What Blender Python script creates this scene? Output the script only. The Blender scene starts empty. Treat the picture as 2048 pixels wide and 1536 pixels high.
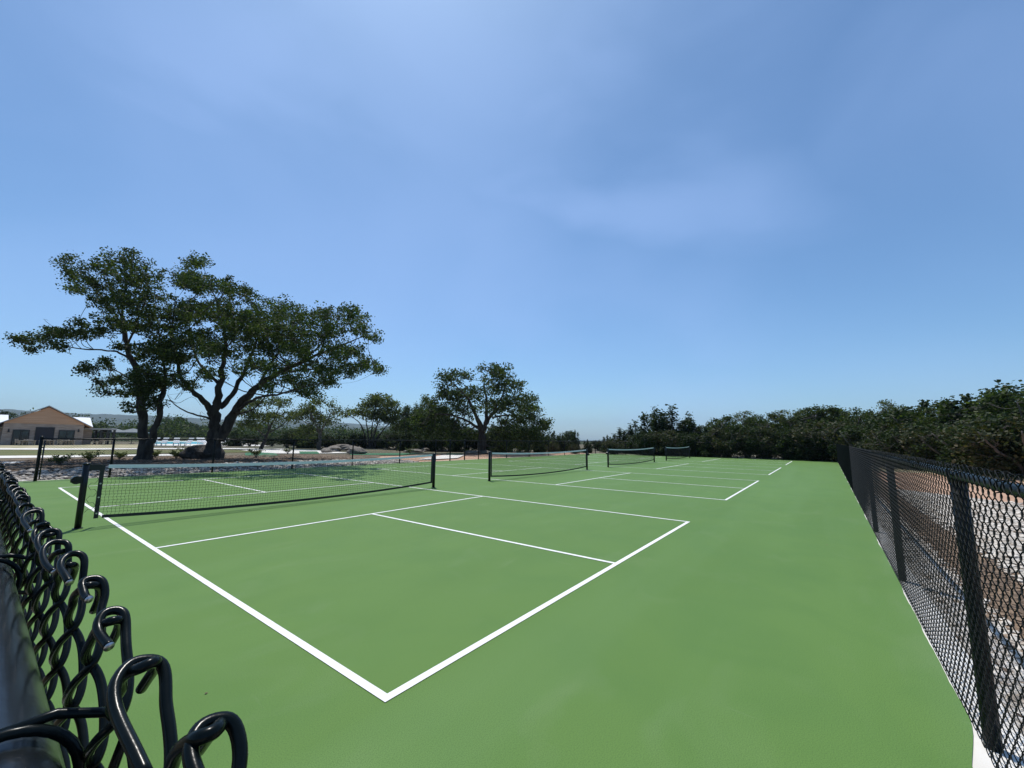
import bpy, math, random
import numpy as np
from mathutils import Matrix, Vector
R = math.radians
sc = bpy.context.scene
COL = sc.collection
# ------------------------------------------------------------------ camera
CAM = np.array([-1.446, -1.869, 1.347]); YAW, PIT, ROL, FPX = .664, .132, .011, 818.344
CX, CY = 1004.157, 768.794                                  # principal point in a 2048 x 1536 frame
_f0 = np.array([math.cos(YAW), math.sin(YAW), 0]); _r0 = np.array([math.sin(YAW), -math.cos(YAW), 0]); _u0 = np.array([0, 0, 1.])
FW = _f0*math.cos(PIT)+_u0*math.sin(PIT); _u = -_f0*math.sin(PIT)+_u0*math.cos(PIT)
RT = _r0*math.cos(ROL)+_u*math.sin(ROL); UP = -_r0*math.sin(ROL)+_u*math.cos(ROL)
cd = bpy.data.cameras.new('camera'); cam = bpy.data.objects.new('camera', cd); COL.objects.link(cam)
cd.sensor_width = 36; cd.lens = FPX/2048*36; cd.clip_start = .01; cd.clip_end = 20000
cd.shift_x = 19.843/2048; cd.shift_y = .794/2048
m = Matrix.Identity(4)
for i in range(3): m[i][0], m[i][1], m[i][2], m[i][3] = RT[i], UP[i], -FW[i], CAM[i]
cam.matrix_world = m; sc.camera = cam
# ------------------------------------------------------------------ sun, sky, exposure
SUN = Vector((.20, .33, 1)).normalized()
sd = bpy.data.lights.new('sun', 'SUN'); sd.energy = 4.2; sd.angle = R(.53); sd.color = (1, .96, .89)
so = bpy.data.objects.new('sun', sd); COL.objects.link(so); so.rotation_euler = SUN.to_track_quat('Z', 'Y').to_euler(); so.location = (0, 0, 60)
W = bpy.data.worlds.new('World'); sc.world = W; W.use_nodes = True; nt = W.node_tree; nt.nodes.clear()
def N(t, ty, **k):
    n = t.nodes.new(ty)
    for a, v in k.items(): setattr(n, a, v)
    return n
sky = N(nt, 'ShaderNodeTexSky', sky_type='NISHITA'); sky.sun_disc = False
sky.sun_elevation = math.asin(SUN.z); sky.sun_rotation = math.atan2(SUN.x, SUN.y)
sky.air_density = 1.0; sky.dust_density = 1.0; sky.ozone_density = 3.0; sky.altitude = 300
tc = N(nt, 'ShaderNodeTexCoord'); mp = N(nt, 'ShaderNodeMapping'); mp.inputs['Scale'].default_value = (.9, 1.2, 1.5); mp.inputs['Rotation'].default_value = (.2, .3, .5)
nz = N(nt, 'ShaderNodeTexNoise'); nz.inputs['Scale'].default_value = 1.25; nz.inputs['Detail'].default_value = 5; nz.inputs['Roughness'].default_value = .42; nz.inputs['Distortion'].default_value = .5
cr = N(nt, 'ShaderNodeValToRGB'); cr.color_ramp.elements[0].position = .38; cr.color_ramp.elements[1].position = .78
cr.color_ramp.elements[0].color = (0, 0, 0, 1); cr.color_ramp.elements[1].color = (.3, .3, .3, 1); cr.color_ramp.interpolation = 'EASE'
mx = N(nt, 'ShaderNodeMix', data_type='RGBA'); mx.inputs['B'].default_value = (4.6, 6.6, 11, 1)
tint = N(nt, 'ShaderNodeMix', data_type='RGBA', blend_type='MULTIPLY'); tint.inputs['Factor'].default_value = 1; tint.inputs['B'].default_value = (.93, 1.22, 1.38, 1)
bg = N(nt, 'ShaderNodeBackground'); bg.inputs['Strength'].default_value = .1; out = N(nt, 'ShaderNodeOutputWorld')
L = nt.links.new
L(tc.outputs['Generated'], mp.inputs['Vector']); L(mp.outputs[0], nz.inputs['Vector']); L(nz.outputs['Fac'], cr.inputs[0])
L(sky.outputs[0], tint.inputs['A']); L(tint.outputs['Result'], mx.inputs['A']); 
fac = cr.outputs[0]
for d, wd, st, sq in (((.92, .42, .36), .84, .34, (1, 1, 1)), ((1.05, .18, .49), .965, .3, (1, 1, 1)), ((.42, .96, .63), .86, .35, (1, 1, 1)), ((.75, .65, 1.3), .80, .35, (1, 1, 1))):
    dv = Vector(d).normalized(); dt = N(nt, 'ShaderNodeVectorMath', operation='DOT_PRODUCT'); dt.inputs[1].default_value = dv; nv = N(nt, 'ShaderNodeVectorMath', operation='NORMALIZE'); L(tc.outputs['Generated'], nv.inputs[0])
    L(nv.outputs[0], dt.inputs[0]); mr = N(nt, 'ShaderNodeMapRange', interpolation_type='SMOOTHSTEP'); mr.inputs['From Min'].default_value = wd; mr.inputs['From Max'].default_value = 1.0; mr.inputs['To Max'].default_value = st; L(dt.outputs['Value'], mr.inputs['Value'])
    n2 = N(nt, 'ShaderNodeTexNoise'); n2.inputs['Scale'].default_value = 1.9; n2.inputs['Detail'].default_value = 4; n2.inputs['Roughness'].default_value = .45; n2.inputs['Distortion'].default_value = .2; mq = N(nt, 'ShaderNodeMapping'); mq.inputs['Scale'].default_value = (1, 1, 2.6); mq.inputs['Rotation'].default_value = (.12, -.2, 0); L(nv.outputs[0], mq.inputs[0]); L(mq.outputs[0], n2.inputs['Vector'])
    m2 = N(nt, 'ShaderNodeMapRange', interpolation_type='SMOOTHSTEP'); m2.inputs['From Min'].default_value = .38; m2.inputs['From Max'].default_value = .72; L(n2.outputs['Fac'], m2.inputs['Value'])
    mu = N(nt, 'ShaderNodeMath', operation='MULTIPLY'); L(mr.outputs[0], mu.inputs[0]); L(m2.outputs[0], mu.inputs[1]); ad = N(nt, 'ShaderNodeMath', operation='MAXIMUM'); L(fac, ad.inputs[0]); L(mu.outputs[0], ad.inputs[1]); fac = ad.outputs[0]
L(fac, mx.inputs['Factor']); L(mx.outputs['Result'], bg.inputs['Color']); L(bg.outputs[0], out.inputs['Surface'])
vs = sc.view_settings; vs.view_transform = 'Standard'; vs.look = 'None'; vs.exposure = 0.0; vs.gamma = 1
sc.cycles.max_bounces = 8; sc.cycles.transparent_max_bounces = 16; sc.cycles.volume_bounces = 0

# ------------------------------------------------------------------ helpers
def ray(px, py): return FW+RT*((px-CX)/FPX)-UP*((py-CY)/FPX)
def sst(a, b, x):
    t = np.clip((x-a)/(b-a), 0, 1); return t*t*(3-2*t)
def wav(x, y, s, k=0.): return np.sin(x*s+1.3+k)*np.cos(y*s*.83+.7*k)+.5*np.sin(x*s*2.3+y*s*1.7+k*2)+.25*np.cos(x*s*4.1-y*s*3.7+k)
def H(x, y):                                                     # terrain height
    x = np.asarray(x, float); y = np.asarray(y, float)
    h = -.06-.0071*np.clip(y-40, 0, 55)
    h = h+.24*sst(16.3, 19.2, y)*(1-sst(25, 31, y))*sst(-4, 0, x)*(1-sst(9, 16, x))
    r = np.hypot(x-CAM[0], y-CAM[1]); az = np.degrees(np.arctan2(y-CAM[1], x-CAM[0]))
    lf = sst(30, 62, az)
    h = h-26*(1-.8*lf)*sst(135, 420, r)*sst(-50, 20, az)
    h = h+lf*(24*sst(430, 900, r)*(1-sst(1100, 1900, r))*(.75+.16*wav(x, y, .0041, 1)))
    h = h+(sst(31, 66, az)*.86+.0)*120*sst(1500, 3000, r)*(.93+.09*wav(x, y, .0019, 2))
    h = h+14*sst(1500, 3000, r)
    return h
def AT(px, py, c): return CAM+ray(px, py)*c                       # a point at forward depth c
def G(px, py, z=0.):
    d = ray(px, py); return CAM+d*((z-CAM[2])/d[2])
def GT(px, py):
    p = G(px, py)
    for _ in range(40): p = p*.5+G(px, py, float(H(p[0], p[1])))*.5
    return p
def depth(p): return float((np.asarray(p)-CAM)@FW)
def tag(o, label=None, cat=None, group=None, kind=None):
    if label: o['label'] = label
    if cat: o['category'] = cat
    if group: o['group'] = group
    if kind: o['kind'] = kind
    return o
def empty(name, loc=(0, 0, 0), rz=0, **k):
    o = bpy.data.objects.new(name, None); COL.objects.link(o); o.location = loc; o.rotation_euler = (0, 0, rz); o.empty_display_size = .2
    return tag(o, **k)
def nrm(v): return v/np.maximum(np.linalg.norm(v, axis=-1, keepdims=True), 1e-9)
class MB:
    def __init__(s): s.v = []; s.q = []; s.mi = []; s.n = 0; s.ng = []
    def add(s, v, f, mi=0):
        v = np.asarray(v, float).reshape(-1, 3); f = np.asarray(f, int); s.v.append(v); s.q.append((f+s.n, mi)); s.n += len(v)
    def box(s, c, d, rz=0, mi=0, taper=1.):
        a = np.array([[x, y, z] for z in (-.5, .5) for x, y in ((-.5, -.5), (.5, -.5), (.5, .5), (-.5, .5))]); a[4:, :2] *= taper
        a = a*np.array(d)
        cs, sn = math.cos(rz), math.sin(rz); a = np.c_[a[:, 0]*cs-a[:, 1]*sn, a[:, 0]*sn+a[:, 1]*cs, a[:, 2]]+np.array(c)
        s.add(a, [[0, 3, 2, 1], [4, 5, 6, 7], [0, 1, 5, 4], [1, 2, 6, 5], [2, 3, 7, 6], [3, 0, 4, 7]], mi)
    def bar(s, a, b, w, h, mi=0):                                 # rectangular bar from a to b
        a = np.array(a, float); b = np.array(b, float); t = nrm(b-a); ref = np.array([0, 0, 1.]) if abs(t[2]) < .9 else np.array([1., 0, 0])
        n = nrm(np.cross(t, ref)); u = np.cross(n, t)
        vv = [p+n*w/2*i+u*h/2*j for p in (a, b) for i, j in ((-1, -1), (1, -1), (1, 1), (-1, 1))]
        s.add(vv, [[0, 3, 2, 1], [4, 5, 6, 7], [0, 1, 5, 4], [1, 2, 6, 5], [2, 3, 7, 6], [3, 0, 4, 7]], mi)
    def tube(s, P, r, sides=6, ref=(.17, .96, .22), caps=True, mi=0, capmi=None):
        P = np.asarray(P, float)
        if P.ndim == 2: P = P[None]
        K, T, _ = P.shape; r = np.broadcast_to(np.asarray(r, float), (K, T))
        t = nrm(np.gradient(P, axis=1)); ref = np.broadcast_to(np.array(ref, float), t.shape)
        n = nrm(np.cross(t, ref)); a = np.arange(sides)*2*math.pi/sides
        if sides > 4:                                             # carry the frame along so that tight bends do not pinch
            n = n.copy()
            for i in range(1, T):
                q = n[:, i-1]-(n[:, i-1]*t[:, i]).sum(-1, keepdims=True)*t[:, i]; n[:, i] = nrm(q)
        b = np.cross(t, n)
        V = P[:, :, None]+(n[:, :, None]*np.cos(a)[:, None]+b[:, :, None]*np.sin(a)[:, None])*r[:, :, None, None]
        idx = np.arange(K*T*sides).reshape(K, T, sides); nx = np.roll(idx, -1, 2)
        Q = np.stack([idx[:, :-1], nx[:, :-1], nx[:, 1:], idx[:, 1:]], -1).reshape(-1, 4)
        s.add(V, Q, mi); base = s.n-K*T*sides
        if caps:
            for k in range(K):
                s.ng.append((list(base+idx[k, 0][::-1]), mi if capmi is None else capmi)); s.ng.append((list(base+idx[k, -1]), mi))
    def build(s, name, mats, parent=None, smooth=False, loc=None):
        v = np.concatenate(s.v) if s.v else np.zeros((0, 3))
        if parent is not None and loc is not None: v = v-np.array(loc)
        me = bpy.data.meshes.new(name)
        q = [f for f, _ in s.q]; cnt = []; li = []; mi = []
        for f, m_ in s.q:
            li.append(f.reshape(-1)); cnt.append(np.full(len(f), f.shape[1])); mi.append(np.full(len(f), m_))
        for f, m_ in s.ng: li.append(np.array(f)); cnt.append(np.array([len(f)])); mi.append(np.array([m_]))
        li = np.concatenate(li); cnt = np.concatenate(cnt); mi = np.concatenate(mi)
        me.vertices.add(len(v)); me.vertices.foreach_set('co', v.astype(np.float32).ravel())
        me.loops.add(len(li)); me.loops.foreach_set('vertex_index', li.astype(np.int32))
        me.polygons.add(len(cnt)); me.polygons.foreach_set('loop_start', (np.cumsum(cnt)-cnt).astype(np.int32)); me.polygons.foreach_set('loop_total', cnt.astype(np.int32))
        me.polygons.foreach_set('material_index', mi.astype(np.int32))
        me.polygons.foreach_set('use_smooth', np.full(len(cnt), bool(smooth)))
        for mm in (mats if isinstance(mats, (list, tuple)) else [mats]): me.materials.append(mm)
        me.update(calc_edges=True); me.validate()
        o = bpy.data.objects.new(name, me); COL.objects.link(o)
        if parent is not None: o.parent = parent
        return o
def copy_tree(o, parent=None):
    c = o.copy(); COL.objects.link(c); c.parent = parent
    for ch in [x for x in KIDS.get(o.name, [])]: copy_tree(ch, c)
    return c
KIDS = {}
def kids(o):
    for x in o.children_recursive:
        KIDS.setdefault(x.parent.name, []).append(x)
def M(name, c1, c2=None, scale=5., rough=.7, bump=0., detail=4., metal=0., c3=None, scale3=.5, f3=.5, dist=0., spec=.5, bscale=None, stretch=None, lo=.35, hi=.65, clear=0.):
    mt = bpy.data.materials.new(name); mt.use_nodes = True; t = mt.node_tree; b = t.nodes['Principled BSDF']; l = t.links.new
    b.inputs['Roughness'].default_value = rough; b.inputs['Metallic'].default_value = metal; b.inputs['Specular IOR Level'].default_value = spec
    if clear: b.inputs['Coat Weight'].default_value = clear
    b.inputs['Base Color'].default_value = (*c1, 1)
    co = N(t, 'ShaderNodeTexCoord'); v = co.outputs['Object']
    if stretch:
        mp = N(t, 'ShaderNodeMapping'); mp.inputs['Scale'].default_value = stretch; l(v, mp.inputs[0]); v = mp.outputs[0]
    if c2:
        n = N(t, 'ShaderNodeTexNoise'); n.inputs['Scale'].default_value = scale; n.inputs['Detail'].default_value = detail; n.inputs['Distortion'].default_value = dist; l(v, n.inputs['Vector'])
        r = N(t, 'ShaderNodeValToRGB'); r.color_ramp.elements[0].position = lo; r.color_ramp.elements[1].position = hi; r.color_ramp.elements[0].color = (*c1, 1); r.color_ramp.elements[1].color = (*c2, 1)
        l(n.outputs['Fac'], r.inputs[0]); o = r.outputs[0]
        if c3:
            n3 = N(t, 'ShaderNodeTexNoise'); n3.inputs['Scale'].default_value = scale3; n3.inputs['Detail'].default_value = 6; l(co.outputs['Object'], n3.inputs['Vector'])
            r3 = N(t, 'ShaderNodeValToRGB'); r3.color_ramp.elements[0].position = .42; r3.color_ramp.elements[1].position = .64; r3.color_ramp.elements[1].color = (f3, f3, f3, 1); l(n3.outputs['Fac'], r3.inputs[0])
            x = N(t, 'ShaderNodeMix', data_type='RGBA'); l(r3.outputs[0], x.inputs['Factor']); l(o, x.inputs['A']); x.inputs['B'].default_value = (*c3, 1); o = x.outputs['Result']
        l(o, b.inputs['Base Color'])
    if bump:
        nb = N(t, 'ShaderNodeTexNoise'); nb.inputs['Scale'].default_value = bscale or scale*3; nb.inputs['Detail'].default_value = 5; l(v, nb.inputs['Vector'])
        bp = N(t, 'ShaderNodeBump'); bp.inputs['Strength'].default_value = 1; bp.inputs['Distance'].default_value = bump; l(nb.outputs['Fac'], bp.inputs['Height']); l(bp.outputs[0], b.inputs['Normal'])
    return mt
def leafmat(name, ca, cb, cc, trans=.35):
    mt = bpy.data.materials.new(name); mt.use_nodes = True; t = mt.node_tree; b = t.nodes['Principled BSDF']; l = t.links.new
    g = N(t, 'ShaderNodeNewGeometry'); r = N(t, 'ShaderNodeValToRGB'); e = r.color_ramp.elements; e[0].color = (*ca, 1); e[1].color = (*cc, 1); k = r.color_ramp.elements.new(.55); k.color = (*cb, 1)
    l(g.outputs['Random Per Island'], r.inputs[0])
    co = N(t, 'ShaderNodeTexCoord'); n = N(t, 'ShaderNodeTexNoise'); n.inputs['Scale'].default_value = .9; l(co.outputs['Object'], n.inputs['Vector'])
    mr = N(t, 'ShaderNodeMapRange'); mr.inputs['From Min'].default_value = .3; mr.inputs['From Max'].default_value = .7; mr.inputs['To Min'].default_value = .7; mr.inputs['To Max'].default_value = 1.3; l(n.outputs['Fac'], mr.inputs['Value'])
    v = N(t, 'ShaderNodeVectorMath', operation='SCALE'); l(r.outputs[0], v.inputs[0]); l(mr.outputs[0], v.inputs['Scale'])
    l(v.outputs[0], b.inputs['Base Color']); b.inputs['Roughness'].default_value = .62; b.inputs['Specular IOR Level'].default_value = .2
    tr = N(t, 'ShaderNodeBsdfTranslucent'); sc_ = N(t, 'ShaderNodeVectorMath', operation='MULTIPLY'); sc_.inputs[1].default_value = (1.3, 1.5, .6); l(v.outputs[0], sc_.inputs[0]); l(sc_.outputs[0], tr.inputs['Color'])
    ms = N(t, 'ShaderNodeMixShader'); ms.inputs[0].default_value = trans; l(b.outputs[0], ms.inputs[1]); l(tr.outputs[0], ms.inputs[2]); l(ms.outputs[0], t.nodes['Material Output'].inputs['Surface'])
    return mt
MAT = dict(
    ground=M('dry_ground', (.10, .085, .05), (.20, .16, .10), 3, .95, .03, c3=(.045, .055, .02), scale3=.07, f3=1.),
    far=M('far_land', (.018, .032, .012), (.040, .056, .020), .06, .95, 4, bscale=.09, c3=(.11, .11, .06), scale3=.006, f3=.22),
    concrete=M('pale_concrete', (.60, .56, .50), (.76, .73, .67), 2.5, .85, .002),
    line=M('white_line_paint', (.70, .70, .68), (.82, .82, .81), 9, .75, .0006, bscale=400, detail=8),
    black=M('black_vinyl', (.005, .007, .007), (.010, .012, .012), 30, .3, 0, spec=.35),
    vinyl_dull=M('black_fence_wire', (.003, .005, .005), (.006, .009, .009), 60, .5, spec=.12),
    vinyl=M('dark_green_black_vinyl', (.0025, .005, .005), (.006, .009, .009), 60, .24, .00012, bscale=260, spec=.15),
    railm=M('rail_powder_coat', (.005, .007, .009), (.010, .013, .015), 14, .24, .00015, bscale=220, spec=.4),
    rail_dull=M('black_rail', (.003, .005, .005), (.007, .009, .010), 14, .38, spec=.2),
    steel=M('cut_steel', (.45, .45, .45), (.6, .6, .6), 400, .35, metal=1.),
    netcord=M('net_cord', (.012, .012, .012), rough=.8), tape=M('black_tape', (.012, .012, .013), (.02, .02, .02), 40, .6),
    headband=M('white_headband', (.76, .78, .77), (.84, .85, .84), 8, .6),
    bark=M('oak_bark', (.022, .018, .015), (.070, .060, .050), 6, .95, .03, stretch=(1, 1, .25)),
    greybark=M('grey_bark', (.07, .06, .05), (.15, .135, .12), 5, .95, .02, stretch=(1, 1, .3)),
    leaf=leafmat('oak_leaf', (.019, .033, .010), (.040, .062, .018), (.098, .122, .040), .34),
    leaf2=leafmat('pale_oak_leaf', (.042, .058, .020), (.080, .098, .034), (.15, .165, .07), .38),
    cedar=leafmat('juniper_leaf', (.012, .024, .007), (.024, .042, .011), (.058, .078, .022), .25),
    brush=leafmat('brush_leaf', (.02, .036, .011), (.045, .055, .02), (.09, .075, .04), .25),
    grass=M('lawn_grass', (.075, .098, .022), (.12, .135, .035), 9, .95, .03, c3=(.17, .13, .05), scale3=.25, f3=.7),
    turf=M('artificial_turf', (.025, .12, .05), (.04, .16, .07), 12, .9),
    mulch=M('brown_mulch', (.11, .075, .045), (.26, .19, .125), 7, .98, .05, c3=(.06, .05, .025), scale3=.8, f3=.8),
    dirt=M('salmon_dirt', (.42, .25, .16), (.52, .33, .22), 2.2, .95, .01, c3=(.34, .21, .13), scale3=.6, f3=.5),
    soil=M('brown_soil', (.13, .085, .05), (.28, .19, .12), 14, .98, .03),
    gravel=M('white_gravel', (.30, .25, .19), (.72, .67, .60), 22, .9, .03, lo=.35, hi=.6),
    rock=M('grey_river_rock', (.26, .24, .22), (.52, .49, .46), 3, .9, .01, bscale=25),
    lime=M('limestone', (.17, .145, .12), (.34, .30, .25), 2.2, .92, .05, c3=(.09, .08, .07), scale3=2, f3=.8),
    drygrass=M('dry_grass_ground', (.38, .31, .19), (.50, .43, .29), 3, .95, .03, c3=(.17, .18, .06), scale3=.45, f3=.9),
)

def court_mat():
    mt = bpy.data.materials.new('court_paint'); mt.use_nodes = True; t = mt.node_tree; b = t.nodes['Principled BSDF']; l = t.links.new
    co = N(t, 'ShaderNodeTexCoord')
    def nz_(scale, det, stretch, lo, hi, rz=0, dist=0.):
        mp = N(t, 'ShaderNodeMapping'); mp.inputs['Scale'].default_value = stretch; mp.inputs['Rotation'].default_value = (0, 0, rz); l(co.outputs['Object'], mp.inputs[0])
        n = N(t, 'ShaderNodeTexNoise'); n.inputs['Scale'].default_value = scale; n.inputs['Detail'].default_value = det; n.inputs['Distortion'].default_value = dist; l(mp.outputs[0], n.inputs['Vector'])
        r = N(t, 'ShaderNodeMapRange'); r.inputs['From Min'].default_value = lo; r.inputs['From Max'].default_value = hi; l(n.outputs['Fac'], r.inputs['Value']); return r.outputs[0]
    def mix(a, c, f, k):
        x = N(t, 'ShaderNodeMix', data_type='RGBA'); m_ = N(t, 'ShaderNodeMath', operation='MULTIPLY'); m_.inputs[1].default_value = k; l(f, m_.inputs[0]); l(m_.outputs[0], x.inputs['Factor'])
        if isinstance(a, tuple): x.inputs['A'].default_value = (*a, 1)
        else: l(a, x.inputs['A'])
        x.inputs['B'].default_value = (*c, 1); return x.outputs['Result']
    c = mix((.092, .186, .029), (.108, .212, .039), nz_(.35, 5, (.35, 1.2, 1), .35, .65, .1, 1.2), 1)
    c = mix(c, (.078, .174, .030), nz_(1.3, 6, (1, 1, 1), .45, .7, .4, .6), .55)
    c = mix(c, (.120, .225, .060), nz_(.55, 6, (.12, 2.2, 1), .50, .74, .35), .65)       # squeegee streaks
    c = mix(c, (.165, .25, .10), nz_(2.1, 9, (.5, 1, 1), .57, .78, 1.1, .8), .32)         # dusty scuffs
    c = mix(c, (.20, .27, .14), nz_(9, 3, (1, .12, 1), .70, .76, .9), .35)              # thin scrapes
    c = mix(c, (.045, .11, .02), nz_(190, 3, (1, 1, 1), .42, .72), .75)                  # sand grain
    l(c, b.inputs['Base Color']); b.inputs['Roughness'].default_value = .72; b.inputs['Specular IOR Level'].default_value = .35
    nb = N(t, 'ShaderNodeTexNoise'); nb.inputs['Scale'].default_value = 520; nb.inputs['Detail'].default_value = 3; l(co.outputs['Object'], nb.inputs['Vector'])
    bp = N(t, 'ShaderNodeBump'); bp.inputs['Strength'].default_value = .7; bp.inputs['Distance'].default_value = .0009; l(nb.outputs['Fac'], bp.inputs['Height']); l(bp.outputs[0], b.inputs['Normal'])
    return mt
MAT['court'] = court_mat()
# ------------------------------------------------------------------ setting: ground, paths, slab
def grid(name, xs, ys, mat, hf, **k):
    X, Y = np.meshgrid(xs, ys, indexing='ij'); Z = hf(X, Y); b = MB(); idx = np.arange(X.size).reshape(X.shape)
    b.add(np.stack([X, Y, Z], -1), np.stack([idx[:-1, :-1], idx[1:, :-1], idx[1:, 1:], idx[:-1, 1:]], -1).reshape(-1, 4))
    return tag(b.build(name, mat, smooth=True), **k)
def gs(a, c, n0, far):                                            # fine near the middle, coarse to the horizon
    near = np.linspace(a, c, n0); st = near[1]-near[0]; o = []; x = 0
    while x < far: st *= 1.12; x += st; o.append(x)
    o = np.array(o); return np.r_[(a-o)[::-1], near, c+o]
gmat = MAT['ground']
grid('ground', gs(-12, 50, 78, 9000), gs(-20, 60, 100, 9000), [gmat], lambda x, y: H(x, y)-.0*x, kind='structure')
# beyond 130 m the land is wooded: a second sheet just above the ground there
def hfar(x, y):
    r = np.hypot(x-CAM[0], y-CAM[1]); return H(x, y)+np.where(r > 150, 1.2+.9*sst(400, 900, r)*(2+wav(x, y, .04)+wav(x, y, .11, 3)), -1.5)
grid('wooded_hills', gs(-300, 900, 200, 7000), gs(-100, 1100, 200, 7000), [MAT['far']], hfar, kind='structure')
def strip(name, A, B, mat, off, n=24, m_=6, **k):
    A = np.array(A, float); B = np.array(B, float)
    def res(P):
        s = np.r_[0, np.cumsum(np.linalg.norm(np.diff(P[:, :2], axis=0), axis=1))]; s /= s[-1]; t = np.linspace(0, 1, n)
        return np.stack([np.interp(t, s, P[:, 0]), np.interp(t, s, P[:, 1])], -1)
    a, b = res(A), res(B); t = np.linspace(0, 1, m_)[None, :, None]; P = a[:, None]*(1-t)+b[:, None]*t
    Z = H(P[..., 0], P[..., 1])+off; bb = MB(); idx = np.arange(n*m_).reshape(n, m_)
    bb.add(np.concatenate([P, Z[..., None]], -1), np.stack([idx[:-1, :-1], idx[1:, :-1], idx[1:, 1:], idx[:-1, 1:]], -1).reshape(-1, 4))
    o = bb.build(name, mat, smooth=True)
    return tag(o, **(k or dict(kind='structure')))
def RFY(x): return -2.312-.0047*x                                # line of the right hand fence
RFC, RFS = math.cos(-.0047), math.sin(-.0047)
X0, X1, Y0, Y1 = -1.75, 37.3, -2.50, 16.25
b = MB(); b.box(((X0+X1)/2, (Y0+Y1)/2, -.08), (X1-X0, Y1-Y0, .152)); tag(b.build('concrete_slab', MAT['concrete']), kind='structure')
def court_sheet():
    rnd = np.random.RandomState(4); b = MB(); n = 420; xs = np.linspace(X0+.1, X1-.25, n)
    ya = RFY(xs)-.014+.005*np.sin(xs*2.3)+.004*np.sin(xs*5.1+1)+.0015*rnd.randn(n); yb = np.full(n, Y1-.13)+.01*np.sin(xs*3)
    ya += .06*sst(1.75, 1.2, xs)+.012*np.sin(xs*3.7)**2*sst(4, 2, xs)
    P = np.stack([np.c_[xs, ya, xs*0], np.c_[xs, yb, xs*0]], 1); idx = np.arange(2*n).reshape(n, 2)
    b.add(P, np.stack([idx[:-1, 0], idx[1:, 0], idx[1:, 1], idx[:-1, 1]], -1)); return b.build('court_surface', MAT['court'])
tag(court_sheet(), kind='structure')
CW, CL, KN, LW = 6.096, 13.411, 4.572, .0508
DX = 9.354
for i in range(4):
    b = MB(); x0 = i*DX
    def rc(xa, ya, xb, yb):
        n = max(2, int(max(abs(xb-xa), abs(yb-ya))/.5)); z = .004
        b.add([[x0+xa, ya, z], [x0+xb, ya, z], [x0+xb, yb, z], [x0+xa, yb, z]], [[0, 1, 2, 3]])
    rc(0, 0, CW, LW); rc(0, CL-LW, CW, CL); rc(0, LW, LW, CL-LW); rc(CW-LW, LW, CW, CL-LW)
    rc(LW, KN-LW, CW-LW, KN); rc(LW, CL-KN, CW-LW, CL-KN+LW); rc(CW/2-LW/2, LW, CW/2+LW/2, KN-LW); rc(CW/2-LW/2, CL-KN+LW, CW/2+LW/2, CL-LW)
    tag(b.build('court_lines', MAT['line']), kind='structure')

# ------------------------------------------------------------------ chain link fences
PW = .0688/2                                                       # column width
def pickets(n0, n1, zt, rows, sub, knuckle):
    ks = np.arange(n0, n1); t = np.arange(0, rows*sub+1)/sub
    tri = np.arcsin(.985*np.cos(math.pi*t))/np.arcsin(.985)        # +1 at even bends
    s = .5-.5*tri; a = .0046 if knuckle else .0035; s = -.05+1.10*s
    n = -a*np.tanh(1.5*np.sin(math.pi*t))/np.tanh(1.5); z = zt-t*PW
    even = (ks % 2 == 0)
    S = np.where(even[:, None], ks[:, None]+s[None], ks[:, None]+1-s[None])*PW; Nn = np.where(even[:, None], n[None], -n[None]); Z = np.broadcast_to(z, S.shape)
    P = np.stack([S, Nn, Z], -1)
    if knuckle:
        st = max(1, sub//3+1); P = P[:, st:]
        kb = np.array([[-.031, -.0040, -.0115], [-.021, -.0062, -.0080], [-.011, -.0080, -.0042], [-.003, -.0078, .0000], [.0020, -.0034, .0030], [.0022, .0030, .0032], [-.001, .0074, .0008], [-.008, .0068, -.0068]])
        ka = np.array([[.023, .0066, -.023], [.014, .0070, -.014], [.006, .0060, -.0065], [-.001, .0042, -.0025], [-.0045, .0012, -.0005], [-.0040, -.0025, -.0005], [.001, -.0050, -.0030], [.009, -.0060, -.0095]])
        rd = np.random.RandomState(7); J = 1+.22*rd.randn(len(ks), 1, 1)
        kk = np.where(even[:, None, None], ka[None], kb[None])
        kk = np.concatenate([kk[:, :4]*J, kk[:, 4:]], 1)*np.array([1, .86, .9]); kk = kk+rd.randn(len(ks), 1, 3)*np.array([.0022, .0012, .0018])+rd.randn(*kk.shape)*.0005
        col = np.where(even, ks, ks+1)*PW
        K = np.stack([col[:, None]+kk[..., 0], kk[..., 1], zt+kk[..., 2]+.002*rd.randn(len(ks), 1)], -1)
        P = np.concatenate([K, P], 1)
        for _ in range(2 if sub >= 8 else 1):                       # one round of smoothing subdivision
            mid = (P[:, 1:]+P[:, :-1])/2; Q = np.empty((P.shape[0], P.shape[1]*2-1, 3)); Q[:, ::2] = P; Q[:, 1::2] = mid
            Q[:, 1:-1] = (Q[:, :-2]+2*Q[:, 1:-1]+Q[:, 2:])/4; P = Q
    return P
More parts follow.
